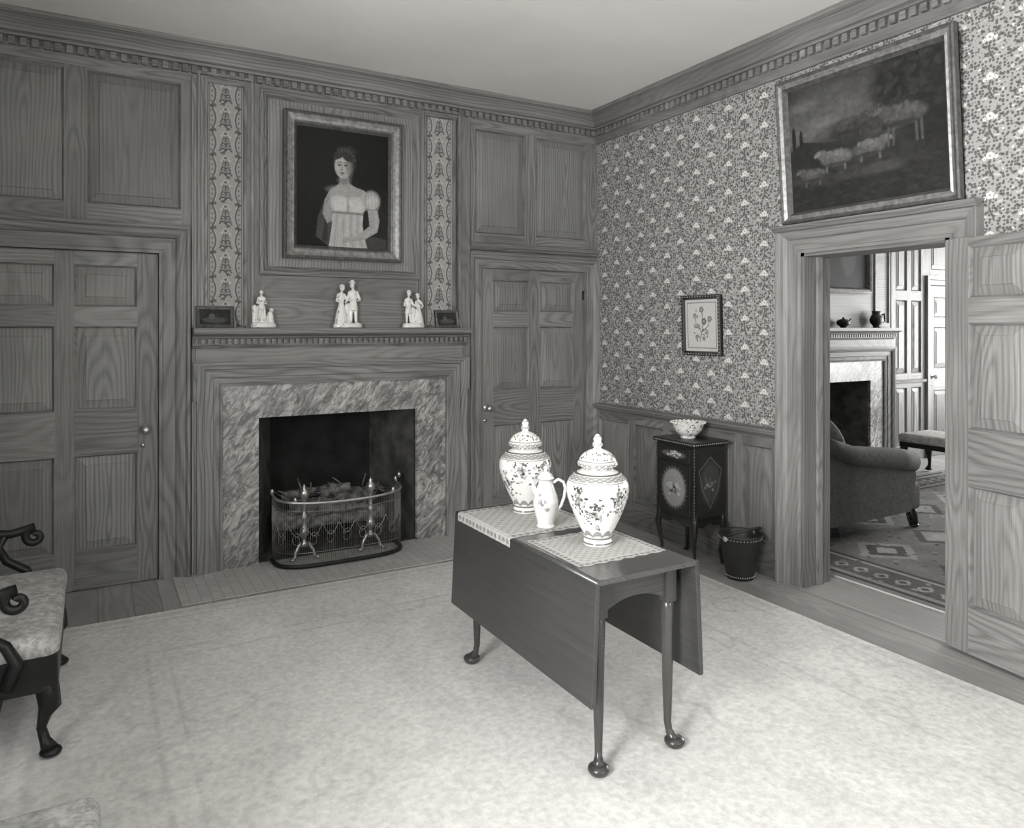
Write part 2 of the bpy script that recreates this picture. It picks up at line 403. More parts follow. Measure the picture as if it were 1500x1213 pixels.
    m.box(XR-.03,XW+.03,1.92,2.735,-.004,.008,'pine_floor',grain=1)
    m.obj('trim_6')
    def wallwin(axis,pos,thk,lo,hi,wins,name,z0=.55,z1=2.45,sg=-1):
        global WN
        m=MB(); p0,p1=sorted((pos,pos+sg*thk))
        def bx(a0,a1,b0,b1,mat='white_plaster'):
            if axis=='x': m.box(p0,p1,a0,a1,b0,b1,mat)
            else: m.box(a0,a1,p0,p1,b0,b1,mat)
        e=[lo]+[q for w in wins for q in w]+[hi]
        for i in range(0,len(e),2): bx(e[i],e[i+1],0,H)
        for w in wins: bx(w[0],w[1],0,z0); bx(w[0],w[1],z1,H)
        m.obj(name)
        for w in wins:
            k=MB(); c=pos+sg*thk*.7
            def b2(a0,a1,b0,b1,t=.02):
                if axis=='x': k.box(c-t,c+t,a0,a1,b0,b1,'window_white')
                else: k.box(a0,a1,c-t,c+t,b0,b1,'window_white')
            b2(w[0],w[0]+.05,z0,z1); b2(w[1]-.05,w[1],z0,z1); b2(w[0],w[1],z0,z0+.06); b2(w[0],w[1],z1-.05,z1); zm=(z0+z1)/2; b2(w[0],w[1],zm-.025,zm+.025)
            for i in (1,2): a=w[0]+(w[1]-w[0])*i/3; b2(a-.01,a+.01,z0,z1,.01)
            for i in (1,2,4,5): b=z0+(z1-z0)*i/6; b2(w[0],w[1],b-.01,b+.01,.01)
            WN+=1; k.obj('window_%d'%WN)
    wallwin('x',XL,.3,YS,5.3,[(.05,1.25)],'wall_left')
    wallwin('y',YS,.2,XL-.3,9.6,[(1.6,2.8)],'wall_front')
    wallwin('x',9.6,.2,YS,5.3,[(1.6,2.8),(3.3,4.3)],'wall_far_right',sg=1)
    return wr
wr=shell()

# wallpaper
def wp_arrays(y0,y1,z0,z1,res=.0042):
    nu=int((y1-y0)/res)+1; nv=int((z1-z0)/res)+1
    Y,Z=np.meshgrid(np.linspace(y0,y1,nu),np.linspace(z0,z1,nv))
    PW,PH=.140,.175
    cidx=np.floor(Y/PW); yy=(Y/PW-cidx-.5)*PW; zz=(Z+ (cidx%2)*PH/2); ridx=np.floor(zz/PH); zz=(zz/PH-ridx-.5)*PH
    fl=np.where((cidx%2)==0,1.,-1.); yy=yy*fl
    base=np.full(Y.shape,.36); st=np.full(Y.shape,1.)
    def el(cx,cy,rx,ry,val,rot=0,s=0):
        nonlocal base,st
        c,sn=math.cos(rot),math.sin(rot); dx=yy-cx;dz=zz-cy
        r=np.sqrt(((dx*c+dz*sn)/rx)**2+((-dx*sn+dz*c)/ry)**2); m=np.clip((1-r)/.3+.5,0,1); base=base*(1-m)+val*m; st=st*(1-m)+s*m
    for i in range(16):
        t=i/15; el(-.010+.018*math.sin(t*2.8),-.076+.090*t,.0038,.006,.09)
    for (x,z,r) in ((-.020,-.040,.7),(.018,-.055,-.6),(.026,-.018,.5),(-.03,.05,-.6),(.035,.055,.4),(-.045,.02,.3)):
        el(x,z,.013,.006,.09,r)
    for (x,z,r) in ((-.026,-.066,.2),(.026,-.074,-.3),(-.035,-.01,-.4)):
        el(x,z,.014,.004,.52,r)
    for (cx,cz,R) in ((.004,.022,.0168),(-.021,.014,.0085),(.027,.011,.0085),(.048,.062,.0055),(-.050,-.045,.0055)):
        for k in range(5):
            a=k*1.257+.3; el(cx+R*.6*math.cos(a),cz+R*.6*math.sin(a),R*.5,R*.5,.70)
        el(cx,cz,R*.26,R*.26,.2)
    return base,st
for i,(y0,y1,z0,z1) in enumerate(((2.86,YB,.86,2.0),(1.0,YB,2.0,2.90),(0.6,1.80,.86,2.0))):
    b,s=wp_arrays(y0,y1,z0,z1); cgrid('wallpaper_%d'%(i+1),lambda u,v:(XR-.002,u,v),y0,y1,z0,z1,b,'wallpaper',wr,G=s)

# embroidered fabric strips
def strip(w,h):
    c=Cv(w,h,90,int(90*h/w),.34); cx=w/2
    for side in (0,1):
        sg=1 if side==0 else -1; X0=.010 if side==0 else w-.010
        c.pl([(X0,0),(X0,h)],.002,.14)
        for q in np.arange(0,h,.145):
            pts=[(X0+sg*(.010+.024*abs(math.sin(math.pi*t))),q+.145*t) for t in np.linspace(0,1,16)]
            c.pl(pts,.0045,.13); c.pl([(x+sg*.008,y) for x,y in pts],.002,.44)
            c.ell(X0+sg*.014,q,.013,.009,.11); c.ell(X0+sg*.030,q+.006,.007,.012,.14,sg*.6)
            for t in (.2,.4,.6,.8): c.ell(X0+sg*(.002+.014*math.sin(math.pi*t)),q+.145*t,.005,.007,.18,sg*.5)
    z=.01; k=0
    while z<h:
        f=1 if k%2 else -1
        c.pl([(cx-f*.010,z),(cx+f*.003,z+.04),(cx,z+.10)],.004,.11)
        for j in range(6):
            zz=z+.020+j*.016; L=.034-.004*j
            for sg in (-1,1):
                pts=[(cx+sg*L*t,zz+.020*math.sin(t*2.6)-.012*t) for t in np.linspace(0,1,6)]
                c.pl(pts,.0042-.0004*j,.11 if (j%2==0) else .19)
        c.ell(cx,z+.122,.017,.014,.46); c.ell(cx,z+.122,.010,.008,.15)
        c.ell(cx-f*.022,z+.108,.008,.008,.46); c.ell(cx+f*.024,z+.104,.008,.008,.46)
        c.ell(cx-f*.018,z+.008,.012,.006,.13,f*.5)
        z+=.145; k+=1
    return c.A
for nm,(x0,x1) in (('a',(.588,.787)),('b',(1.978,2.177))):
    cgrid('trim_%d'%(7 if nm=='a' else 8),lambda u,v:(u,YB-.031,v),x0,x1,1.46,2.90,strip(x1-x0,1.44),'textile')

# ------------------------------------------------------------ doors
def door(F,w,h,name,knob=None,hinge=None,thk=.04,both=False):
    m=MB(); s=.105; mid=.09; cw=(w-2*s-mid)/2; cols=[(s,s+cw),(w-s-cw,w-s)]; rows=[(.21,.745),(.99,1.46),(1.565,1.80)]
    m.panelled(F,0,w,0.005,h,cols,rows,d=0,back=-thk*.5)
    if both:
        F2=lambda a,b,d:F(a,b,-thk-d); m.panelled(F2,0,w,0.005,h,cols,rows,d=0,back=-thk*.5)
    if knob:
        a,b=knob
        m.tube([F(a,b,-.002),F(a,b,.006)],.028,'brass',16); m.tube([F(a,b,0),F(a,b,.04)],.009,'brass',10); m.ell(F(a,b,.05),(.026,.024,.024),'brass')
        m.tube([F(a-.012,b-.09,-.002),F(a-.012,b-.09,.006)],.014,'brass',12)
    if hinge:
        for b in (.25,1.70): m.tube([F(hinge,b-.035,.006),F(hinge,b+.035,.006)],.008,'dark_iron',8)
    return m.obj(name)
door(lambda a,b,d:(-.595+a,YB+.006-d,b),.92,1.872,'door_1',knob=(.855,.87))
door(lambda a,b,d:(2.415+a,YB+.006-d,b),.915,1.878,'door_2',knob=(.05,.87),hinge=.90)
O=Vector((XR-.085,1.900,0)); dr=Vector((-.13,-1,0)).normalized(); nn=Vector((dr.y,-dr.x,0))
if nn.x>0: nn=-nn
door(lambda a,b,d:tuple(O+dr*a+nn*d+Vector((0,0,b+.012))),.80,1.835,'door_3',both=True,knob=(.74,.87))

# ------------------------------------------------------------ mantelpiece
def mantel(F,cx,name):
    m=MB(); o0,o1=cx-.517,cx+.517; s0,s1=cx-.725,cx+.730; zt=.90; zm=1.10
    m.fbox(F,s0,o0,0,zm,0,.030,'marble'); m.fbox(F,o1,s1,0,zm,0,.030,'marble'); m.fbox(F,o0,o1,zt,zm,0,.0301,'marble')
    A=[(0,.02),(0,.045),(.015,.05),(.02,.04),(.05,.044),(.055,.052),(.10,.056),(.105,.068),(.13,.078),(.145,.08),(.145,.03)]
    m.sweep(F,[(s0,0),(s0,zm),(s1,zm),(s1,0)],A,False,-1)
    for sx,sg in ((s0,-1),(s1,1)):
        a=sorted((sx+sg*.145,sx+sg*(.145+.022))); m.fbox(F,a[0],a[1],1.02,zm+.145,.02,.078)
    x0,x1=s0-.17,s1+.14
    m.fbox(F,x0+.02,x1-.02,1.245,1.34,.02,.055,gr='h')
    pr=[(.02,1.325),(.06,1.325),(.065,1.335),(.075,1.345),(.075,1.385),(.10,1.388),(.105,1.398),(.13,1.405),(.15,1.412),(.155,1.418),(.155,1.448),(.02,1.448)]
    m.extr(F,x0,x1,pr)
    a=x0+.01
    while a<x1-.02: m.fbox(F,a,a+.02,1.352,1.383,.07,.095,gr='h'); a+=.036
    return m.obj(name)
mantel(fb,1.395,'mantelpiece')
mantel(fo,6.53,'mantelpiece')
def firebox(cx,y0,name):
    m=MB(); a,b=cx-.517,cx+.517
    P=[(a,y0,0),(b,y0,0),(b-.17,y0+.42,0),(a+.17,y0+.42,0)]; Q=[(x,y,.9) for x,y,z in P]
    m.add([P[0],P[3],Q[3],Q[0]],[[0,1,2,3]],'soot_side'); m.add([P[1],P[2],Q[2],Q[1]],[[0,1,2,3]],'soot_side')
    m.add([P[2],P[3],Q[3],Q[2]],[[0,1,2,3]],'soot'); m.add([Q[0],Q[1],Q[2],Q[3]],[[0,1,2,3]],'soot')
    m.add([(x,y,.004) for x,y,z in P],[[0,1,2,3]],'soot_side'); m.obj(name,fixn=False)
firebox(1.384,YB+.0,'firebox'); firebox(6.53,YO,'firebox')

def fender():
    m=MB(); cx,hw,y0,dp=1.355,.40,YB-.035,.235
    def pt(t,z,k=0):
        a=math.pi*(1-t); c,s=math.cos(a),math.sin(a); ex=.55
        return (cx+(hw+k)*math.copysign(abs(c)**ex,c), y0-(dp+k)*abs(s)**ex*(1.0), z)
    ref=[pt(i/600,0) for i in range(601)]; L=[0]
    for i in range(600): L.append(L[-1]+(Vector(ref[i+1])-Vector(ref[i])).length)
    tot=L[-1]
    def at(s,z):
        t=np.interp(s*tot,L,np.linspace(0,1,601)); return pt(t,z)
    def dip(s): return .425-.035*math.sin(math.pi*s)
    n=90
    m.tube([at(i/n,dip(i/n)) for i in range(n+1)],.009,'brass',8)
    m.tube([at(i/n,.022) for i in range(n+1)],.013,'dark_iron',6)
    m.tube([at(i/n,.10) for i in range(n+1)],.0022,'wire',4); m.tube([at(i/n,dip(i/n)-.05) for i in range(n+1)],.0025,'wire',4)
    for i in range(n+1): m.tube([at(i/n,.02),at(i/n,dip(i/n))],.0013,'wire',4)
    for k in range(11):
        s0=(k+.5)/11
        m.tube([at(s0+(j/10-.5)/11,.27-.07*math.cos((j/10-.5)*math.pi)) for j in range(11)],.0026,'wire',4)
        m.tube([at(s0+.028*math.cos(q)*(1-q/14),.18+.045*math.sin(q)*(1-q/14)) for q in np.linspace(0,9,24)],.0022,'wire',4)
    for s in (0,.22,.78,1):
        p=at(s,dip(s)); m.ell((p[0],p[1],p[2]+.016),(.012,.012,.018),'brass')
    m.obj('fireplace_fender')
fender()
def andiron(x):
    m=MB(); y=4.605
    pr=[(.001,.0),(.028,.0),(.028,.02),(.014,.03),(.012,.05),(.026,.07),(.028,.10),(.014,.12),(.013,.15),(.022,.17),(.022,.19),(.012,.20),(.012,.24),(.017,.26),(.012,.275),(.024,.295),(.034,.322),(.026,.348),(.010,.358),(.013,.368),(.006,.378),(.001,.385)]
    m.lathe([(r,z+.09) for r,z in pr],(x,y,0),20,'brass')
    for sg in (-1,1):
        m.tube([(x,y,.11),(x+sg*.03,y-.005,.10),(x+sg*.055,y-.012,.06),(x+sg*.06,y-.02,.03),(x+sg*.075,y-.03,.02)],[.014,.012,.010,.009,.012],'brass',8)
        m.ell((x+sg*.077,y-.03,.020),(.018,.016,.012),'brass')
    m.tube([(x,y,.12),(x,y+.08,.13),(x,y+.36,.13),(x,y+.40,.02)],.011,'dark_iron',6)
    return m.obj('andiron')
andiron(1.143); andiron(1.572)
m=MB()
for i,(x0,y0,z0,x1,y1,z1,r) in enumerate(((1.0,4.80,.195,1.72,4.78,.195,.05),(1.02,4.90,.20,1.68,4.92,.20,.05),(1.1,4.80,.28,1.66,4.82,.31,.050),(1.08,4.92,.34,1.5,4.80,.38,.036),(1.3,4.80,.36,1.7,4.92,.31,.034),(1.2,4.76,.26,1.6,4.755,.255,.028))):
    pts=[];rs=[]
    for j in range(12):
        t=j/11; pts.append((x0+(x1-x0)*t,y0+(y1-y0)*t+random.uniform(-.006,.006),z0+(z1-z0)*t+random.uniform(-.006,.006))); rs.append(r*random.uniform(.85,1.1))
    m.tube(pts,rs,'log',10)
for k in range(60):
    p=(random.uniform(1.1,1.7),random.uniform(4.73,4.9),random.uniform(.22,.38)); q=(p[0]+random.uniform(-.16,.16),p[1]+random.uniform(-.04,.04),p[2]+random.uniform(-.05,.12))
    m.tube([p,q],[.007,.004],'log',5)
m.obj('firewood_logs')
m=MB()
m.tube([(1.80,4.66,.03),(1.80,4.685,.44)],.006,'dark_iron',8); m.ell((1.80,4.686,.455),(.014,.014,.02),'brass'); m.ell((1.80,4.66,.055),(.035,.012,.05),'dark_iron')
m.obj('fire_shovel')

# ------------------------------------------------------------ mantel ornaments
def cap(m,p,q,r0,r1,mat='porcelain'):
    p=Vector(p);q=Vector(q); m.tube([p,(p+q)/2,q],[r0,(r0+r1)/2,r1],mat,10); m.ell(p,(r0,)*3,mat,seg=10,rings=6); m.ell(q,(r1,)*3,mat,seg=10,rings=6)
def lady(m,x,y,z,h,tilt=0,arm=1):
    s=h/.28
    m.lathe([(.001,0),(.048*s,.0),(.046*s,.03*s),(.036*s,.08*s),(.024*s,.12*s),(.018*s,.15*s),(.024*s,.18*s),(.026*s,.20*s),(.018*s,.215*s),(.008*s,.225*s),(.001,.23*s)],(x,y,z),20,'porcelain',sy=.75)
    cap(m,(x,y,z+.21*s),(x+tilt*.5,y,z+.235*s),.008*s,.007*s)
    m.ell((x+tilt,y,z+.252*s),(.018*s,.019*s,.022*s),'porcelain'); m.ell((x+tilt,y+.006,z+.266*s),(.020*s,.019*s,.014*s),'porcelain')
    for sg in (-1,1):
        e=(x+sg*.037*s,y-.012,z+.165*s); cap(m,(x+sg*.022*s,y,z+.205*s),e,.010*s,.008*s); cap(m,e,(x+sg*.018*s*arm,y-.03*s,z+.15*s),.008*s,.006*s)
def man(m,x,y,z,h,tilt=0,hat=True,sit=False):
    s=h/.30
    for sg in (-1,1):
        if sit:
            cap(m,(x+sg*.014*s,y,z+.10*s),(x+sg*.02*s,y-.04*s,z+.10*s),.015*s,.012*s); cap(m,(x+sg*.02*s,y-.04*s,z+.10*s),(x+sg*.022*s,y-.042*s,z+.02*s),.011*s,.008*s)
        else: cap(m,(x+sg*.014*s,y,z+.12*s),(x+sg*.018*s,y-.006,z+.01*s),.015*s,.009*s)
        m.ell((x+sg*.02*s,y-(.05*s if sit else .014*s),z+.010*s),(.010*s,.018*s,.009*s),'porcelain')
        e=(x+sg*.042*s,y-.01,z+.165*s); cap(m,(x+sg*.026*s,y,z+.215*s),e,.011*s,.009*s); cap(m,e,(x+sg*.02*s,y-.034*s,z+.16*s),.008*s,.006*s)
    m.lathe([(.001,.09*s),(.034*s,.095*s),(.028*s,.13*s),(.024*s,.16*s),(.029*s,.20*s),(.026*s,.22*s),(.010*s,.235*s),(.001,.24*s)],(x,y,z),18,'porcelain',sy=.7)
    cap(m,(x,y,z+.225*s),(x+tilt*.5,y,z+.245*s),.009*s,.008*s)
    m.ell((x+tilt,y,z+.265*s),(.018*s,.019*s,.022*s),'porcelain')
    if hat: m.ell((x+tilt,y,z+.280*s),(.028*s,.024*s,.005*s),'porcelain'); m.ell((x+tilt,y,z+.288*s),(.016*s,.016*s,.014*s),'porcelain')
def figbase(m,x,y,z,rx,ry,h):
    m.lathe([(.001,0),(1,0),(1.0,h*.6),(.9,h),(.001,h*1.05)],(x,y,z),28,'porcelain',Matrix.Diagonal((rx,ry,1,1)))
MZ=1.449; MY=YB-.092
def figgroup(kind,x,w,h):
    m=MB(); figbase(m,x,MY,MZ+.0015,w/2,.042,.028); z=MZ+.022
    if kind==0:
        man(m,x-.012,MY,z+.02,h*.86,sit=True,hat=False); cap(m,(x-.01,MY+.01,z),(x-.01,MY+.01,z+.10),.035,.025); cap(m,(x+.045,MY,z),(x+.04,MY,z+.06),.022,.018)
        m.ell((x+.045,MY-.01,z+.085),(.014,.02,.014),'porcelain'); cap(m,(x-.055,MY,z),(x-.05,MY+.01,z+.10),.010,.018)
    elif kind==1:
        lady(m,x-.042,MY,z,h*.90,.006); man(m,x+.036,MY,z,h*1.0,-.006)
        cap(m,(x-.005,MY+.012,z),(x,MY+.012,z+.12),.03,.02)
    else:
        man(m,x-.036,MY,z,h*.94,.004,hat=True); lady(m,x+.036,MY,z,h*.86,-.004)
        cap(m,(x,MY+.01,z),(x,MY+.012,z+.10),.026,.02); cap(m,(x+.06,MY,z),(x+.055,MY,z+.05),.016,.012)
    o=m.obj('staffordshire_figurine' ,fixn=True); remesh(o,.0026,2)
figgroup(0,.893,.15,.225); figgroup(1,1.413,.19,.285); figgroup(2,1.862,.155,.245)
def tileframe(x0,x1,h,name):
    e=empty(name); m=MB(); y=MY+.01; ln=.25
    F=lambda a,b,d:(a,y+b*ln-d*1.0,MZ+.001+b)
    m.sweep(F,[(x0,0),(x1,0),(x1,h),(x0,h)],[(0,-.005),(0,.014),(.006,.018),(.018,.012),(.020,.004)],True,-1,'gilt_dark')
    m.fbox(F,x0,x1,0,h,-.006,.001,'black_paint')
    m.tube([F(x0,h,.01),F(x1,h,.01)],.0025,'gilt_light',6)
    m.tube([F(x1+.004,.0,.03),F(x1+.006,.03,.02),F(x1+.004,.07,.005),F(x1+.002,h+.004,0)],[.006,.005,.004,.004],'gilt_light',6)
    m.obj('frame',e)
    c=Cv(x1-x0-.04,h-.04,60,36,.03); c.noise(7,.5); c.ell(.5*c.w,.3*c.h,.4*c.w,.2*c.h,.10,op=.6); c.ell(.4*c.w,.55*c.h,.1*c.w,.2*c.h,.14,op=.6); c.blur(2)
    cgrid('picture',lambda u,v:F(x0+.02+u,.02+v,.003),0,x1-x0-.04,0,h-.04,c.A,'painting',e)
tileframe(.52,.725,.125,'small_framed_picture'); tileframe(2.03,2.205,.12,'small_framed_picture')

# ------------------------------------------------------------ portrait
def portrait():
    e=empty('portrait_painting'); x0,x1,z0,z1=1.012,1.775,1.88,2.79; ln=.02
    F=lambda a,b,d:(a,YB-.052-d-(b-z0)*ln,b)
    R=[(x0,z0),(x1,z0),(x1,z1),(x0,z1)]
    m=MB()
    m.sweep(F,R,[(0,0),(0,.045),(.010,.052),(.020,.045)],True,-1,'gilt_dark')
    m.sweep(F,R,[(.020,.045),(.028,.040),(.040,.034),(.055,.030),(.062,.034)],True,-1,'gilt_light')
    m.sweep(F,R,[(.062,.034),(.070,.030),(.085,.012),(.088,.008)],True,-1,'gilt_dark')
    m.fbox(F,x0,x1,z0,z1,-.002,.006,'black_paint'); m.obj('frame',e)
    c=Cv(1,1.22,200,244,.012)
    c.ell(.25,.95,.5,.5,.018,soft=1); c.ell(.8,.25,.4,.3,.022,soft=1)
    c.poly([(.34,.0),(.20,.10),(.22,.30),(.29,.48),(.36,.56),(.45,.3),(.42,0)],.07); c.poly([(.26,.05),(.30,.3),(.35,.5),(.33,.3),(.32,.05)],.04)
    c.poly([(.62,0),(.98,.0),(.99,.10),(.84,.13),(.62,.06)],.06)
    c.poly([(.455,.76),(.550,.76),(.560,.68),(.62,.645),(.73,.615),(.80,.55),(.74,.42),(.40,.42),(.33,.52),(.355,.60),(.425,.645),(.455,.68)],.36)
    c.ell(.505,.700,.065,.035,.20,soft=.9,op=.8)
    c.ell(.50,.60,.15,.04,.42,soft=1,op=.7)
    c.poly([(.345,.59),(.29,.48),(.27,.34),(.32,.24),(.39,.28),(.42,.46)],.31)
    c.line((.36,.55),(.32,.30),.02,.38,op=.6)
    c.poly([(.35,.50),(.38,.545),(.46,.50),(.55,.485),(.65,.51),(.73,.60),(.82,.50),(.72,.38),(.71,.24),(.76,0),(.34,0),(.37,.2),(.385,.36)],.46)
    c.ell(.46,.455,.095,.08,.60,soft=.6); c.ell(.635,.455,.095,.08,.60,soft=.6); c.ell(.548,.43,.016,.07,.32,soft=.8,op=.8)
    c.poly([(.38,.372),(.72,.372),(.715,.350),(.382,.350)],.24)
    for i in range(9):
        x=.385+i*.040; c.pl([(x,.34),(x-.01,.18),(x-.04+.012*i,0)],.008,.32 if i%2 else .58,op=.6)
    c.ell(.81,.51,.095,.105,.42,soft=.4); c.ell(.82,.50,.06,.065,.60,soft=.8)
    for k in range(5): c.line((.74+k*.035,.60),(.75+k*.035,.42),.004,.30,op=.7)
    c.line((.75,.415),(.88,.405),.008,.25)
    c.poly([(.77,.41),(.88,.41),(.905,.30),(.88,.18),(.75,.10),(.60,.055),(.58,.10),(.70,.165),(.79,.24)],.38)
    c.pl([(.86,.40),(.875,.24),(.74,.125)],.018,.44,op=.6)
    c.ell(.56,.085,.055,.028,.38)
    for k in range(4): c.line((.55,.10-.014*k),(.495,.092-.014*k),.006,.36)
    c.ell(.510,.900,.125,.140,.040,soft=.15); c.ell(.555,1.015,.075,.055,.040); c.ell(.48,1.02,.06,.035,.045)
    for k in range(9): a=.2+k*.34; c.ell(.51+.108*math.cos(a),.905+.122*math.sin(a),.022,.014,.075,a)
    c.ell(.487,.845,.090,.122,.43,rot=.06,soft=.10)
    c.ell(.47,.86,.05,.07,.48,soft=1,op=.7)
    c.ell(.560,.84,.035,.10,.20,soft=1,op=.8)
    c.ell(.440,.955,.062,.030,.045,rot=.5); c.ell(.540,.948,.066,.040,.045,rot=-.5)
    for x in (.450,.520): c.ell(x,.862,.019,.010,.045); c.line((x-.024,.886),(x,.893),.005,.12); c.line((x,.893),(x+.024,.886),.005,.12)
    c.line((.482,.868),(.472,.822),.006,.27); c.ell(.480,.814,.014,.007,.22); c.ell(.482,.779,.027,.010,.12); c.ell(.483,.764,.020,.005,.30)
    c.blur(1); c.noise(30,.08); c.A*=.85
    cgrid('canvas',lambda u,v:F(u,v,.012),x0+.086,x1-.086,z0+.086,z1-.086,c.A,'painting',e)
portrait()
def sheep():
    e=empty('pastoral_painting'); a0,a1,b0,b1=1.855,2.84,2.03,2.82; ln=.075
    F=lambda a,b,d:(XR-.008-d-(b-b0)*ln,a,b); R=[(a0,b0),(a1,b0),(a1,b1),(a0,b1)]
    m=MB()
    m.sweep(F,R,[(0,0),(0,.04),(.008,.045),(.02,.040)],True,-1,'gilt_dark')
    m.sweep(F,R,[(.020,.040),(.035,.030),(.045,.034)],True,-1,'gilt_light')
    m.sweep(F,R,[(.045,.034),(.052,.024),(.062,.012)],True,-1,'gilt_dark')
    m.fbox(F,a0,a1,b0,b1,-.002,.006,'black_paint'); m.obj('frame',e)
    c=Cv(1.2,1,280,234,.030)
    c.poly([(0,.45),(1.2,.5),(1.2,1),(0,1)],.045); c.noise(9,.35)
    for x,y,rx,ry,v in ((.15,.75,.25,.14,.09),(.35,.85,.3,.10,.08),(.5,.72,.2,.10,.10),(.1,.6,.2,.08,.11),(.7,.88,.2,.08,.07),(.3,.68,.12,.04,.13),(.12,.84,.1,.04,.12)): c.ell(x,y,rx,ry,v,soft=.9,op=.8)
    c.poly([(0,.50),(.12,.56),(.3,.52),(.45,.5),(.45,.35),(0,.35)],.026)
    c.ell(.04,.60,.018,.10,.018); c.ell(.105,.58,.016,.08,.018)
    c.ell(.98,.85,.28,.22,.018,soft=.4); c.ell(1.1,.6,.2,.3,.020,soft=.4); c.poly([(.76,.5),(.79,1),(.85,1),(.84,.5)],.022)
    r=np.random.RandomState(9)
    for k in range(90): c.ell(.75+.45*r.rand(),.6+.4*r.rand(),.03,.018,.028 if k%3 else .042,r.rand()*3,op=.6)
    c.ell(.5,.1,.7,.16,.025,soft=.6); c.ell(.4,.24,.4,.05,.04,soft=.8)
    for k in range(80): c.ell(1.2*r.rand(),.3*r.rand(),.03,.01,.04 if k%2 else .018,r.rand()-.5,op=.6)
    def shp(x,y,s,v,fl=1,stand=False):
        for lx in ((-.6,-.42,.4,.58) if stand else (-.4,.5)):
            c.line((x+fl*lx*s,y-.1*s),(x+fl*lx*s*1.05,y-(1.05 if stand else .6)*s),.009,v*.6)
        c.ell(x,y,s*.85,s*.42,v*.45)
        for k in range(34):
            a=r.rand()*6.28; q=r.rand()**.5; hx=x+q*.72*s*math.cos(a); hy=y+.06*s+q*.32*s*math.sin(a); c.ell(hx,hy,s*.14,s*.08,v*(.55+.7*(hy-y)/s+.28*r.rand()),r.rand()*3,soft=.8,op=.6)
        c.ell(x+fl*.72*s,y+.26*s,s*.26,s*.24,v*.6,soft=.4); c.ell(x+fl*.98*s,y+.34*s,s*.23,s*.11,v*.85,rot=-.6*fl,soft=.3)
        c.ell(x+fl*.80*s,y+.46*s,s*.12,s*.045,v*.5,rot=.4*fl); c.ell(x+fl*1.0*s,y+.38*s,s*.03,s*.03,.02)
        if stand: c.ell(x+fl*.86*s,y+.55*s,s*.10,s*.09,v*.5); c.ell(x+fl*.86*s,y+.53*s,s*.05,s*.05,.03)
        c.ell(x-.1*s,y-.30*s,s*.6,s*.10,.025,op=.7,soft=.6)
    shp(.20,.28,.13,.13,-1); shp(.40,.38,.16,.18,-1); shp(.66,.40,.15,.16,1); shp(.52,.60,.15,.08,1); shp(.92,.58,.19,.115,-1,True)
    c.ell(.75,.24,.14,.04,.055,soft=.6); c.noise(40,.2); c.blur(1)
    cgrid('canvas',lambda u,v:F(a0+a1-u,v,.012),a0+.06,a1-.06,b0+.06,b1-.06,c.A,'painting',e)
sheep()
def embro():
    e=empty('framed_embroidery'); a0,a1,b0,b1=3.325,3.675,1.27,1.66; ln=.03
    F=lambda a,b,d:(XR-.006-d-(b-b0)*ln,a,b); R=[(a0,b0),(a1,b0),(a1,b1),(a0,b1)]; m=MB()
    m.sweep(F,R,[(0,0),(0,.02),(.006,.026),(.018,.024),(.026,.012),(.028,.006)],True,-1,'black_lacquer')
    for (p,q) in zip(R,R[1:]+R[:1]):
        L=math.hypot(q[0]-p[0],q[1]-p[1]); n=int(L/.022)
        for i in range(n+1):
            t=i/n; a=p[0]+(q[0]-p[0])*t; b=p[1]+(q[1]-p[1])*t
            a=a+(.010 if a<(a0+a1)/2 else -.010)*(1 if abs(a-(a0+a1)/2)>.16 else 0); b=b+(.010 if b<(b0+b1)/2 else -.010)*(1 if abs(b-(b0+b1)/2)>.185 else 0)
            m.ell(F(a,b,.027),(.004,.006,.006),'gilt_light',seg=8,rings=5)
    m.fbox(F,a0,a1,b0,b1,-.002,.003,'black_paint'); m.obj('frame',e)
    c=Cv(.29,.33,110,124,.56); cx=.145
    c.pl([(.02,.02),(.27,.02),(.27,.31),(.02,.31),(.02,.02)],.0025,.2)
    c.pl([(cx-.02,.06),(cx,.12),(cx+.015,.18),(cx,.26)],.003,.12); c.pl([(cx,.12),(cx-.05,.18),(cx-.06,.22)],.0025,.15); c.pl([(cx,.12),(cx+.055,.16),(cx+.07,.2)],.0025,.15)
    for x,y,r,v in ((0,.265,.02,.2),(-.06,.225,.018,.3),(.07,.205,.020,.22),(.02,.19,.022,.14),(-.03,.16,.016,.25),(.045,.12,.016,.3),(-.045,.09,.014,.2),(.02,.08,.015,.25)):
        for k in range(5): a=k*1.257; c.ell(cx+x+r*.6*math.cos(a),y+r*.6*math.sin(a),r*.45,r*.45,v)
        c.ell(cx+x,y,r*.3,r*.3,.45)
    for k in range(18): c.ell(cx+random.uniform(-.08,.08),random.uniform(.06,.27),.010,.004,.15,random.uniform(0,3))
    cgrid('needlework',lambda u,v:F(a0+a1-u,v,.006),a0+.028,a1-.028,b0+.028,b1-.028,c.A,'textile',e)
embro()

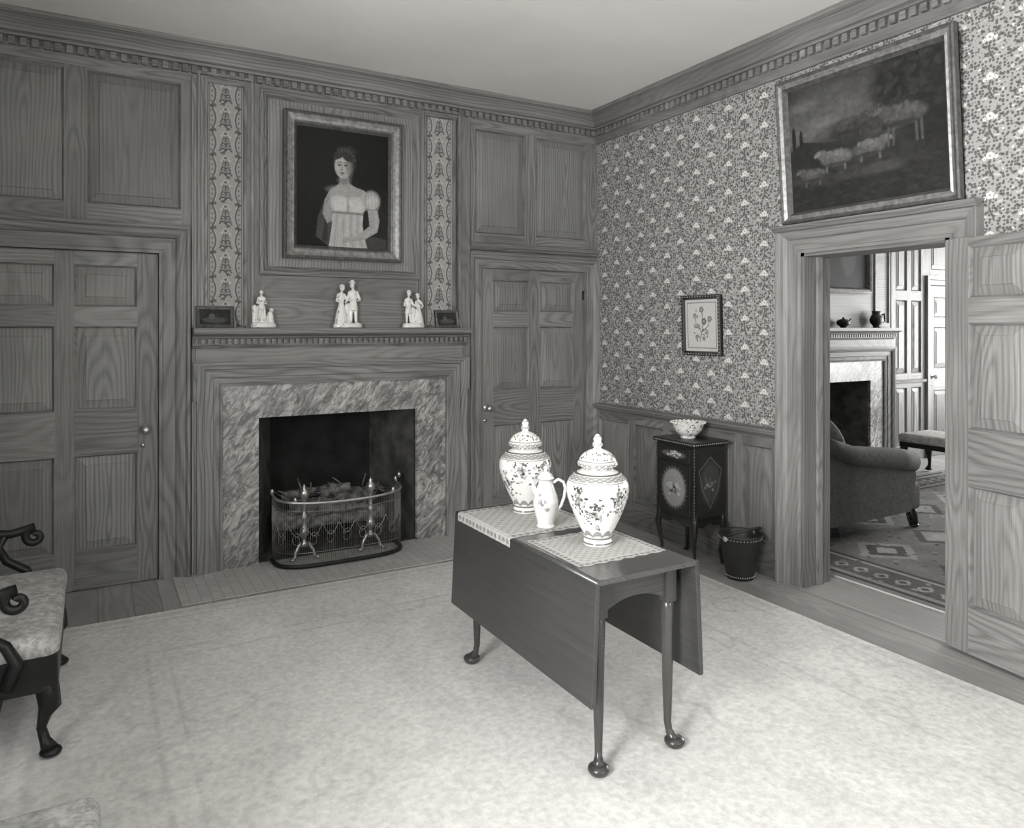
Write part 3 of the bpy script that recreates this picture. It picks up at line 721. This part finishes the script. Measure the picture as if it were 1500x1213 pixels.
# ------------------------------------------------------------ rugs
def rugs():
    x0,x1,y0,y1=-.30,3.08,-1.0,4.10
    c=Cv(x1-x0,y1-y0,340,500,.66)
    w,h=c.w,c.h
    for k,(ins,wd,v) in enumerate(((.05,.02,.52),(.50,.010,.52),(.59,.008,.54),(.12,.01,.54))):
        for p,q in (((ins,ins),(w-ins,ins)),((w-ins,ins),(w-ins,h-ins)),((w-ins,h-ins),(ins,h-ins)),((ins,h-ins),(ins,ins))): c.line(p,q,wd,v,.6)
    r=np.random.RandomState(3)
    for k in range(130):
        x,y=r.rand()*w,r.rand()*h; c.ell(x,y,.05+.10*r.rand(),.03+.05*r.rand(),.59 if k%2 else .73,rot=r.rand()*3,soft=.8,op=.5)
    for k in range(60):
        x,y=r.rand()*w,r.rand()*h; a0=r.rand()*6
        c.pl([(x+.16*math.cos(a0+t)*(1-t/7),y+.16*math.sin(a0+t)*(1-t/7)) for t in np.linspace(0,5,14)],.012,.54,op=.40)
    c.noise(24,.05); c.noise(80,.03)
    o=cgrid('carpet_top',lambda u,v:(u,v,.010),x0,x1,y0,y1,c.A,'rug_wool')
    m=MB(); m.box(x0,x1,y0,y1,.0005,.0095,'textile'); m.hascol=True; b=m.obj('pile_edge')
    e=empty('carpet'); o.parent=e; b.parent=e
    x0,x1,y0,y1=3.75,7.6,.6,4.25
    c=Cv(x1-x0,y1-y0,360,340,.22); w,h=c.w,c.h
    def rect(i,v): c.poly([(i,i),(w-i,i),(w-i,h-i),(i,h-i)],v)
    rect(.05,.07); rect(.08,.28); rect(.12,.12)
    for t in np.arange(.2,w,.13):
        for yy in (.22,h-.22): c.poly([(t-.05,yy),(t,yy-.06),(t+.05,yy),(t,yy+.06)],.32); c.ell(t,yy,.02,.02,.08)
    for t in np.arange(.2,h,.13):
        for xx in (.22,w-.22): c.poly([(xx-.06,t),(xx,t-.05),(xx+.06,t),(xx,t+.05)],.32); c.ell(xx,t,.02,.02,.08)
    rect(.34,.32); rect(.37,.08); rect(.40,.19)
    k=0
    for cx in np.arange(.7,w-.4,.62):
        for cy in np.arange(.65,h-.4,.55):
            s=.25; v=.30 if k%2 else .10; u=.09 if k%2 else .30; k+=1
            c.poly([(cx-s,cy),(cx,cy-s*.85),(cx+s,cy),(cx,cy+s*.85)],v); c.poly([(cx-s*.7,cy),(cx,cy-s*.6),(cx+s*.7,cy),(cx,cy+s*.6)],u); c.poly([(cx-s*.35,cy),(cx,cy-s*.3),(cx+s*.35,cy),(cx,cy+s*.3)],.34)
    for k in range(900): c.ell(r.rand()*w,r.rand()*h,.018,.012,.34 if k%2 else .06,r.rand()*3,op=.7)
    c.noise(30,.2)
    e=empty('oriental_rug'); cgrid('pile',lambda u,v:(u,v,.010),x0,x1,y0,y1,c.A,'rug_wool',e)
    m=MB(); m.box(x0,x1,y0,y1,.0005,.0095,'textile'); m.hascol=True; m.obj('backing',e)
rugs()

# ------------------------------------------------------------ drop-leaf table
TZ=.657; RZ=.0105
def table():
    m=MB(); x0,x1,y0,y1=1.375,1.785,1.85,2.875
    m.box(x0,x1,y0,y1,TZ-.018,TZ,'mahogany_top',grain=1,bev=.004)
    for sg,xx in ((-1,x0),(1,x1)):
        m.tube([(xx,y0+.001,TZ-.010),(xx,y1-.001,TZ-.010)],.0095,'mahogany',10)
        ang=sg*.05
        P=Matrix.Translation((xx+sg*.004,0,TZ-.012))@Matrix.Rotation(-ang,4,'Y')
        m.box(-.009,.009,y0,y1,-.385,0,'mahogany',grain=1,bev=.003,mtx=P)
    lx=(1.43,1.725); ly=(1.93,2.80)
    for x in lx:
        sx=-1 if x<1.6 else 1
        m.box(x-.006,x+.006,ly[0],ly[1],TZ-.15,TZ-.017,'mahogany',grain=1)
        for y in ly:
            sy=-1 if y<2.4 else 1
            m.box(x-.022,x+.022,y-.022,y+.022,TZ-.15,TZ-.017,'mahogany',bev=.002)
            m.tube([(x,y,TZ-.14),(x,y,TZ-.17),(x,y,.40),(x,y,.22),(x,y,.09),(x+sx*.003,y+sy*.004,.06),(x+sx*.008,y+sy*.012,.035+RZ),(x+sx*.012,y+sy*.018,.02+RZ)],[.020,.0225,.0205,.0175,.013,.0125,.017,.026],'mahogany',16)
            m.lathe([(.001,0),(.024,0),(.030,.006),(.036,.016),(.034,.024),(.022,.032),(.001,.036)],(x+sx*.014,y+sy*.020,RZ),20,'mahogany')
    n=14
    for y in (ly[0]-.012,ly[1]+.0):
        poly=[(lx[0],TZ-.017)]+[(lx[0]+(lx[1]-lx[0])*i/n, TZ-.15+.05*math.sin(math.pi*i/n)**.7) for i in range(n+1)]+[(lx[1],TZ-.017)]
        m.prism(poly,lambda a,b,d:(a,y+d,b),0,.012,'mahogany',grain=0)
    m.obj('drop_leaf_table')
table()
def mat_(y0,y1,name,over):
    x0,x1=1.395,1.768
    nu,nv=120,120; c=Cv(1,1,nu,nv,.46)
    for i in np.arange(.04,1,.07):
        for e_ in (.04,.96): c.ell(i,e_,.022,.022,.24); c.ell(e_,i,.022,.022,.24)
    for i in np.arange(.12,.9,.05):
        for j in np.arange(.12,.9,.05): c.ell(i,j,.015,.015,.34 if (round(i*60)+round(j*60))%2 else .54)
    for i in (.09,.91): c.line((i,.09),(i,.91),.008,.56); c.line((.09,i),(.91,i),.008,.56)
    def fn(u,v):
        zz=.0035
        if over:
            s=u*(x1-x0+.055)-.055
            if s<-.020:
                k=(-s-.020); return (x0-.030-min(k,.006)-.001*math.sin(v*60),y0+(y1-y0)*v,TZ+.002-k)
            x=x0+s
        else: x=x0+u*(x1-x0)
        sc_=.004*math.sin(u*40) if (v<.01 or v>.99) else 0
        return (x,y0+(y1-y0)*v+sc_,TZ+zz*.6+.0004*math.sin(u*30)*math.sin(v*26))
    o=cgrid(name,fn,0,1,0,1,c.A,'lace'); md=o.modifiers.new('t','SOLIDIFY'); md.thickness=.0012; return o
mat_(1.985,2.325,'lace_mat',False); mat_(2.39,2.84,'lace_mat',True)
# ------------------------------------------------------------ porcelain
def jar(x,y,s,seed,name):
    r=np.random.RandomState(seed); z0=TZ+.0032
    body=[(.001,0),(.050,0),(.054,.006),(.052,.016),(.048,.024),(.052,.035),(.063,.06),(.080,.095),(.097,.135),(.109,.17),(.114,.195),(.113,.218),(.105,.240),(.088,.258),(.068,.268),(.058,.273),(.056,.285),(.058,.292)]
    lid=[(.060,.288),(.073,.289),(.075,.296),(.070,.303),(.068,.308),(.060,.322),(.046,.335),(.030,.343),(.017,.347),(.012,.353),(.018,.358),(.020,.366),(.012,.374),(.015,.380),(.014,.390),(.008,.398),(.001,.402)]
    pr=body+lid
    P=[pr[0]]
    for p,q in zip(pr,pr[1:]):
        n=max(1,int(math.hypot(q[0]-p[0],q[1]-p[1])/.003))
        for i in range(1,n+1): P.append((p[0]+(q[0]-p[0])*i/n,p[1]+(q[1]-p[1])*i/n))
    dabs=[]
    for k in range(8):
        cx=k*2*math.pi/8+r.rand()*.3; cz=.13+.07*r.rand()
        for t in np.linspace(0,1,10): dabs.append((cx-.30+.6*t,cz-.035+.07*t*(1 if k%2 else -1)+.035*(k%2==0)+.012*math.sin(t*6),.034,.0028,.10,0))
        for j in range(46): dabs.append((cx+r.randn()*.20,cz+r.randn()*.030,.025+.050*r.rand(),.0025+.005*r.rand(),r.choice([.05,.09,.16,.3,.45]),0))
        for j in range(4):
            fx,fz=cx+r.randn()*.16,cz+r.randn()*.025; 
            dabs.append((fx,fz,.025,.0028,.70,0))
            for q in range(6): dabs.append((fx+.07*math.cos(q*1.05),fz+.0075*math.sin(q*1.05),.034,.0038,.22,0))
    for k in range(80): dabs.append((r.rand()*6.28,.314+r.rand()*.024,.06,.003,r.choice([.08,.2]),0))
    D=np.array(dabs)
    def colf(t,z):
        v=.80
        for zb,wb,vb in ((.010,.003,.15),(.030,.0025,.18),(.044,.0015,.25),(.250,.009,.26),(.238,.0018,.12),(.262,.002,.12),(.280,.005,.25),(.296,.005,.25),(.308,.0015,.15),(.365,.005,.25),(.392,.005,.25)):
            if abs(z-zb)<wb:
                v=vb if wb<.004 else (vb if math.sin(t*20)*math.sin(z*700)>-.1 else .62)
        if .05<z<.232 or .309<z<.34:
            dt=(D[:,0]-t+math.pi)%(2*math.pi)-math.pi; dz=D[:,1]-z
            q=(dt/D[:,2])**2+(dz/D[:,3])**2; h=np.where(q<1)[0]
            if len(h): v=float(D[h[0],4])
        if .034<z<.046+.016*abs(math.sin(t*5)) and z>.034+.010*abs(math.sin(t*5)): v=min(v,.28)
        return v
    m=MB(); m.lathe([(a*s,b*s) for a,b in P],(x,y,z0),200,'jar_glaze',colf=lambda t,z:colf(t,z/s)); m.obj(name)
jar(1.600,2.165,1.0,2,'lidded_ginger_jar'); jar(1.612,2.70,.99,5,'lidded_ginger_jar')
def pot():
    x,y,z0=1.560,2.455,TZ+.0032
    pr=[(.001,0),(.034,0),(.037,.004),(.032,.012),(.034,.025),(.042,.05),(.049,.08),(.051,.10),(.046,.125),(.036,.15),(.029,.17),(.028,.182),(.033,.19),(.034,.194),(.030,.20),(.024,.21),(.014,.218),(.006,.221),(.006,.226),(.010,.232),(.006,.240),(.001,.242)]
    P=[pr[0]]
    for p,q in zip(pr,pr[1:]):
        n=max(1,int(math.hypot(q[0]-p[0],q[1]-p[1])/.004))
        for i in range(1,n+1): P.append((p[0]+(q[0]-p[0])*i/n,p[1]+(q[1]-p[1])*i/n))
    def colf(t,z):
        for ct,cz,rr in ((3.9,.10,.02),(4.3,.075,.012),(3.6,.13,.010),(.8,.1,.02)):
            d=math.hypot(((t-ct+math.pi)%(2*math.pi)-math.pi)*.05,z-cz)
            if d<rr*.45: return .25
            if d<rr and math.sin(math.atan2(z-cz,(t-ct))*5)>0: return .4
        if abs(z-.19)<.003 or abs(z-.01)<.002: return .3
        return .80
    m=MB(); m.lathe(P,(x,y,z0),80,'jar_glaze',colf=colf); m.hascol=True
    R=Vector((.868,-.497,0))
    def pp(a,z): return (x+R.x*a,y+R.y*a,z0+z)
    def tb(path,rad):
        k=len(m.v); m.tube(path,rad,'jar_glaze',10)
        for i in range(k,len(m.v)): m.c[i]=.78
    tb([pp(.030,.175),pp(.050,.188),pp(.070,.178),pp(.078,.155),pp(.074,.12),pp(.062,.085),pp(.046,.065)],[.006,.006,.006,.006,.006,.006,.006])
    tb([pp(-.036,.13),pp(-.046,.15),pp(-.050,.172),pp(-.060,.192)],[.014,.010,.007,.006])
    m.obj('porcelain_coffee_pot')
pot()

# ------------------------------------------------------------ painted cabinet
def cabinet():
    e=empty('painted_cabinet'); m=MB(); x0,x1,y0,y1=3.115,3.375,3.25,3.585; zb,zt=.285,.735
    m.box(x0,x1,y0,y1,zb,zt,'black_lacquer',bev=.006)
    m.box(x0-.018,x1+.008,y0-.018,y1+.018,zt,zt+.025,'black_lacquer',bev=.006,seg=3)
    for i in range(24):
        t=i/23; m.ell((x0-.018,y0-.015+(y1-y0+.03)*t,zt+.012),(.004,.005,.005),'gilt_light',seg=8,rings=5)
        if i<18: m.ell((x0-.015+(x1-x0+.015)*i/17,y0-.018,zt+.012),(.005,.004,.005),'gilt_light',seg=8,rings=5)
    for i in range(22):
        z=zb+.02+(zt-zb-.04)*i/21
        m.ell((x0-.002,y0-.002,z),(.005,.005,.007),'gilt_dark',seg=8,rings=5); m.ell((x0-.002,y1+.002,z),(.005,.005,.007),'gilt_dark',seg=8,rings=5)
    m.box(x0-.010,x0+.01,y0+.03,y1-.03,zt-.105,zt-.02,'black_lacquer',bev=.004)
    m.ell((x0-.018,(y0+y1)/2,zt-.06),(.010,.010,.010),'brass')
    m.box(x0-.008,x0+.01,y0+.03,y1-.03,zb+.03,zt-.12,'black_lacquer',bev=.004)
    n=24
    def ap(L): return [(L*i/n,-.012-.028*abs(math.sin(2*math.pi*i/n))**.8) for i in range(n+1)]
    py=[(0,.01)]+ap(y1-y0)+[(y1-y0,.01)]; m.prism(py,lambda a,b,d:(x0+d,y0+a,zb+b),0,.012,'black_lacquer')
    px=[(0,.01)]+ap(x1-x0)+[(x1-x0,.01)]; m.prism(px,lambda a,b,d:(x0+a,y0+d,zb+b),0,.012,'black_lacquer'); m.prism(px,lambda a,b,d:(x0+a,y1-d,zb+b),0,.012,'black_lacquer')
    for sx,x in ((-1,x0+.018),(1,x1-.018)):
        for sy,y in ((-1,y0+.018),(1,y1-.018)):
            k=1 if sx<0 else .2
            m.tube([(x,y,zb+.03),(x+sx*.004*k,y+sy*.004,zb-.01),(x+sx*.012*k,y+sy*.012,zb-.06),(x+sx*.004*k,y+sy*.004,zb-.13),(x-sx*.006,y-sy*.006,.08),(x,y,.03),(x+sx*.014*k,y+sy*.012,.010)],[.022,.022,.021,.014,.010,.010,.014],'black_lacquer',10)
            m.ell((x+sx*.012*k,y+sy*.012,.008),(.018,.018,.008),'black_lacquer')
    m.obj('carcass',e)
    def med(w,h,kind):
        c=Cv(w,h,90,int(90*h/w),.022); cx,cy=w/2,h/2
        if kind==0:
            c.ell(cx,cy,w*.42,h*.44,.14,soft=.08); c.ell(cx,cy,w*.37,h*.40,.26,soft=.08)
        elif kind==1: c.ell(cx,cy,w*.36,h*.34,.05,soft=.3)
        else: c.ell(cx,cy,w*.4,h*.3,.10)
        for k in range(30):
            a=random.random()*6.28; rr=random.random()*.22; c.ell(cx+rr*w*math.cos(a),cy+rr*h*math.sin(a),w*.05,w*.035,random.choice([.06,.12,.38,.45] if kind!=1 else [.05,.08,.14,.20]),a)
        if kind==0:
            for k in range(26): a=k/26*6.28; c.ell(cx+.45*w*math.cos(a),cy+.47*h*math.sin(a),w*.014,w*.014,.20)
        if kind==1:
            c.pl([(cx-w*.3,cy-h*.1),(cx-w*.42,cy+h*.2),(cx,cy+h*.42),(cx+w*.42,cy+h*.2),(cx+w*.3,cy-h*.1),(cx,cy-h*.42),(cx-w*.3,cy-h*.1)],w*.012,.12)
        return c.A
    cgrid('door_medallion',lambda u,v:(x0-.0095,y1-.04-u,zb+.04+v),0,y1-y0-.08,0,zt-.17-zb,med(y1-y0-.08,zt-.17-zb,0),'painting',e)
    cgrid('side_medallion',lambda u,v:(x0+.02+u,y0-.0015,zb+.04+v),0,x1-x0-.04,0,zt-zb-.08,med(x1-x0-.04,zt-zb-.08,1),'painting',e)
    cgrid('drawer_flowers',lambda u,v:(x0-.0115,y1-.04-u,zt-.098+v),0,y1-y0-.08,0,.07,med(y1-y0-.08,.07,2),'painting',e)
    m=MB(); z=zt+.0255; cx,cy=3.235,3.43
    prof=[(.001,.0),(.045,.0),(.047,.008),(.040,.014),(.060,.022),(.082,.045),(.092,.07),(.100,.092),(.104,.098),(.100,.098),(.088,.07),(.078,.047),(.055,.026),(.001,.020)]
    m.lathe(prof,(cx,cy,z),48,'porcelain_blue'); 
    for k in range(24):
        a=k/24*6.283; m.ell((cx+.103*math.cos(a),cy+.103*math.sin(a),z+.098),(.010,.010,.006),'porcelain',seg=8,rings=5)
    m.obj('porcelain_bowl')
cabinet()
m=MB(); bx,by=3.262,3.03
m.lathe([(.001,.004),(.072,.004),(.075,.0),(.078,.01),(.120,.245),(.125,.250),(.125,.260),(.117,.260),(.114,.245),(.073,.02),(.001,.018)],(bx,by,0),40,'leather')
for z,r in ((.02,.0805),(.238,.1195)):
    for k in range(40):
        a=k/40*6.283; m.ell((bx+r*math.cos(a),by+r*math.sin(a),z),(.0038,.0038,.0038),'stud',seg=6,rings=4)
m.tube([(bx-.121*math.cos(q),by-.118*math.sin(q)*.9,.258+.05*math.sin(q)) for q in np.linspace(0,math.pi,16)],.008,'leather',8)
for k in (-1,1): m.ell((bx+k*.120,by,.242),(.008,.016,.02),'stud')
m.obj('fire_bucket')

# ------------------------------------------------------------ chairs
def spiral(cx,cz,r,turns,sg,n=26,a0=0):
    return [(cx+sg*r*(1-.75*i/n)*math.cos(a0+i/n*turns*6.283), cz+r*(1-.75*i/n)*math.sin(a0+i/n*turns*6.283)) for i in range(n+1)]
def cab(m,x,y,sx,sy,h,z0,mat='dark_wood',k=1.0):
    m.tube([(x,y,h),(x+sx*.012*k,y+sy*.012*k,h-.06),(x+sx*.02*k,y+sy*.02*k,h-.12),(x+sx*.005*k,y+sy*.005*k,h*.5),(x-sx*.006*k,y-sy*.006*k,.10),(x+sx*.004*k,y+sy*.004*k,.05+z0),(x+sx*.02*k,y+sy*.02*k,.02+z0)],[.032*k,.036*k,.034*k,.022*k,.015*k,.017*k,.026*k],mat,12)
    m.ell((x+sx*.022*k,y+sy*.022*k,.016+z0),(.034*k,.034*k,.016),mat)
def chair(x0,x1,y0,y1,arms,backh,name):
    m=MB()
    m.box(x0,x1,y0,y1,.34,.425,'brocade',bev=.035,seg=4)
    m.box(x0+.01,x1-.006,y0+.006,y1-.006,.235,.36,'dark_wood',bev=.006)
    for x,sx in ((x1-.05,1),(x0+.05,-1)):
        for y,sy in ((y0+.05,-1),(y1-.05,1)): cab(m,x,y,sx,sy,.30,.0105 if x>-.30 else 0)
    rot=Matrix.Translation((x0+.03,0,.26))@Matrix.Rotation(-.10,4,'Y')
    m.box(-.05,.05,y0+.0,y1-.0,0,backh-.26,'brocade',bev=.035,seg=4,mtx=rot)
    if arms:
        for y in (y0-.02,y1+.02):
            z=.585
            pa=[(x0-.03,z+.06),(x0+.12,z+.05),(x0+.28,z+.01),(x0+.40,z-.005),(x1-.12,z+.015)]
            sp=spiral(x1-.12,z-.025,.040,1.1,1,24,math.pi/2)
            pts=[(a,y,b) for a,b in pa]+[(a,y,b) for a,b in sp[1:]]
            m.tube(pts,[.018]*5+[.017-.004*i/24 for i in range(24)],'dark_wood',10)
            su=[(x1-.15,.28),(x1-.12,.36),(x1-.15,.42),(x1-.22,.47),(x1-.25,.53),(x1-.22,z)]
            m.tube([(a,y,b) for a,b in su],[.024,.022,.018,.018,.018,.016],'dark_wood',10)
    m.obj(name)
chair(-.70,-.095,2.88,3.70,True,1.12,'upholstered_armchair')
chair(-.62,.015,1.08,1.875,False,1.28,'upholstered_side_chair')  # seat with an added unseen back, tall and wide to block window light

# ------------------------------------------------------------ next room
def nextroom():
    m=MB(); F=fo
    m.panelled(F,XW,5.63,0,2.93,[(3.9,4.6),(4.75,5.5)],[(.2,.8),(.95,2.8)])
    m.panelled(F,7.42,8.03,0,2.93,[(7.50,7.70),(7.78,7.96)],[(.15,.80),(.95,1.75),(1.85,2.8)])
    m.panelled(F,8.03,9.4,2.03,2.93,[(8.15,8.6),(8.7,9.2)],[(2.1,2.8)])
    m.fbox(F,9.1,9.4,0,2.03,-.03,.01)
    m.fbox(F,5.63,7.42,1.44,2.93,-.03,.012,gr='h'); m.fbox(F,5.63,5.80,0,1.44,-.03,.012); m.fbox(F,7.26,7.42,0,1.44,-.03,.012); m.fbox(F,5.8,7.26,1.10,1.44,-.03,.02,gr='h')
    m.extr(F,7.42,8.03,[(0,.84),(.04,.85),(.045,.88),(0,.89)])
    m.sweep(F,[(7.15,1.5),(7.15,2.90),(7.36,2.90),(7.36,1.5)],[(0,.012),(.005,.03),(.02,.03),(.025,.012)],False,-1)
    m.obj('wall_next_room')
    m=MB(); m.sweep(F,[(8.14,0),(8.14,1.93),(9.0,1.93),(9.0,0)],[(0,-.02),(0,.02),(.05,.03),(.06,.045),(.10,.05),(.10,0)],False,-1); m.obj('trim_9')
    door(lambda a,b,d:(8.145+a,YO+.01-d,b),.85,1.92,'door_4',knob=(.06,.9))
    e=empty('overmantel_painting'); m=MB(); x0,x1,z0,z1=5.95,7.03,1.80,2.62
    Fp=lambda a,b,d:(a,YO-.02-d,b)
    R=[(x0,z0),(x1,z0),(x1,z1),(x0,z1)]
    m.sweep(Fp,R,[(0,0),(0,.04),(.02,.05)],True,-1,'gilt_dark'); m.sweep(Fp,R,[(.02,.05),(.04,.042)],True,-1,'gilt_light'); m.sweep(Fp,R,[(.04,.042),(.06,.013)],True,-1,'gilt_dark'); m.fbox(Fp,x0,x1,z0,z1,-.002,.008,'black_paint'); m.obj('frame',e)
    c=Cv(1,.6,60,40,.014); c.noise(8,.5); c.ell(.7,.3,.12,.2,.05); c.blur(2)
    cgrid('canvas',lambda u,v:Fp(x0+.055+u,z0+.055+v,.012),0,x1-x0-.11,0,z1-z0-.11,c.A,'painting',e)
    m=MB(); yy=YO-.09
    m.lathe([(.001,0),(.035,0),(.03,.015),(.055,.05),(.062,.08),(.05,.12),(.035,.14),(.042,.17),(.04,.172),(.03,.14),(.001,.13)],(7.06,yy,MZ),24,'dark_wood',sx=1.4,sy=1.0); m.tube([(7.14,yy,MZ+.13),(7.19,yy,MZ+.15),(7.20,yy,MZ+.07),(7.145,yy,MZ+.05)],.010,'dark_wood',8); m.obj('pottery_jug')
    m=MB(); m.lathe([(.001,0),(.03,0),(.028,.01),(.06,.03),(.065,.055),(.045,.08),(.02,.088),(.008,.092),(.012,.10),(.001,.108)],(6.52,yy,MZ),24,'dark_wood'); m.tube([(6.57,yy,MZ+.04),(6.61,yy,MZ+.06),(6.64,yy,MZ+.09)],[.014,.009,.007],'dark_wood',8); m.tube([(6.47,yy,MZ+.07),(6.43,yy,MZ+.07),(6.43,yy,MZ+.03),(6.47,yy,MZ+.025)],.006,'dark_wood',8); m.obj('teapot')
    m=MB(); x0,x1,y0,y1=6.85,7.35,3.75,4.35
    m.box(x0,x1,y0,y1,.33,.42,'brocade',bev=.03,seg=4); m.box(x0+.01,x1-.01,y0+.01,y1-.01,.29,.345,'dark_wood',bev=.005)
    for x,sx in ((x0+.05,-1),(x1-.05,1)):
        for y,sy in ((y0+.05,-1),(y1-.05,1)): cab(m,x,y,sx,sy,.32,.010)
    m.obj('upholstered_bench')
    m=MB(); f='sofa_fabric'; x0,x1,y0,y1=3.98,5.22,3.08,4.60
    m.box(x0+.12,x1-.02,y0+.04,y1-.04,.14,.33,f,bev=.03,seg=3)
    for a,b in ((y0+.17,(y0+y1)/2),((y0+y1)/2,y1-.17)): m.box(x0+.30,x1+.04,a+.004,b-.004,.32,.45,f,bev=.045,seg=4)
    rot=Matrix.Translation((x0+.22,0,.15))@Matrix.Rotation(-.14,4,'Y')
    m.box(-.10,.10,y0+.06,y1-.06,0,.62,f,bev=.07,seg=5,mtx=rot)
    m.tube([(x0+.14,y0+.05,.72),(x0+.13,(y0+y1)/2,.78),(x0+.14,y1-.05,.72)],.075,f,16)
    for y,sg in ((y0+.08,-1),(y1-.08,1)):
        prof=[(x0+.15,.14),(x0+.10,.74),(x0+.22,.70),(x0+.40,.61),(x0+.70,.575),(x0+.98,.55),(x1-.14,.50),(x1-.10,.40),(x1-.16,.14)]
        m.prism(prof,lambda a,b,d:(a,y+d,b),-.05,.05,f)
        m.tube([(x0+.12,y+sg*.02,.70),(x0+.26,y+sg*.02,.645),(x0+.45,y+sg*.02,.585),(x0+.70,y+sg*.02,.55),(x0+.95,y+sg*.02,.52),(x1-.12,y+sg*.02,.49)],[.06,.065,.07,.075,.08,.075],f,18)
        m.ell((x1-.12,y+sg*.02,.49),(.03,.074,.074),f)
    b=m.obj('upholstery')
    k=MB()
    for x,sx in ((x1-.09,1),(x0+.2,-1)):
        for y,sy in ((y0+.09,-1),(y1-.09,1)): cab(k,x,y,sx,sy,.17,.010,k=1.0)
    l=k.obj('legs')
    p=MB(); p.ell((x0+.42,y0+.30,.66),(.085,.21,.21),'sofa_pillow',rot=Matrix.Rotation(-.35,3,'Y').to_euler(),seg=24,rings=16); pi=p.obj('pillow')
    e=empty('sofa')
    for q in (b,l,pi): q.parent=e
nextroom()

# ------------------------------------------------------------ lights
def area(name,loc,rot,sx,sy,p):
    l=bpy.data.lights.new(name,'AREA'); l.shape='RECTANGLE'; l.size=sx; l.size_y=sy; l.energy=p; l.color=(1,1,1)
    o=bpy.data.objects.new(name,l); sc.collection.objects.link(o); o.location=loc; o.rotation_euler=rot; return o
R90=math.pi/2
area('window_light_1',(XL-.32,.65,1.5),(0,-R90,0),1.9,1.2,375)
area('window_light_2',(2.2,YS-.22,1.5),(R90,0,0),1.2,1.9,55)
area('window_light_3',(9.83,3.8,1.5),(0,R90,0),1.9,1.0,190)
area('window_light_4',(9.83,2.2,1.5),(0,R90,0),1.9,1.2,160)
w=bpy.data.worlds.new('World'); sc.world=w; w.use_nodes=True; w.node_tree.nodes['Background'].inputs[0].default_value=(1,.99,.97,1); w.node_tree.nodes['Background'].inputs[1].default_value=.6

# ------------------------------------------------------------ camera
cd=bpy.data.cameras.new('Camera'); cam=bpy.data.objects.new('Camera',cd); sc.collection.objects.link(cam)
cam.location=(0,0,1.45); cam.rotation_euler=(R90,0,-math.radians(29.8))
cd.sensor_width=36; cd.lens=1072/1500*36; cd.shift_y=-126.5/1500; cd.clip_start=.05
sc.camera=cam
sc.view_settings.view_transform='Standard'; sc.view_settings.look='None'; sc.view_settings.exposure=0
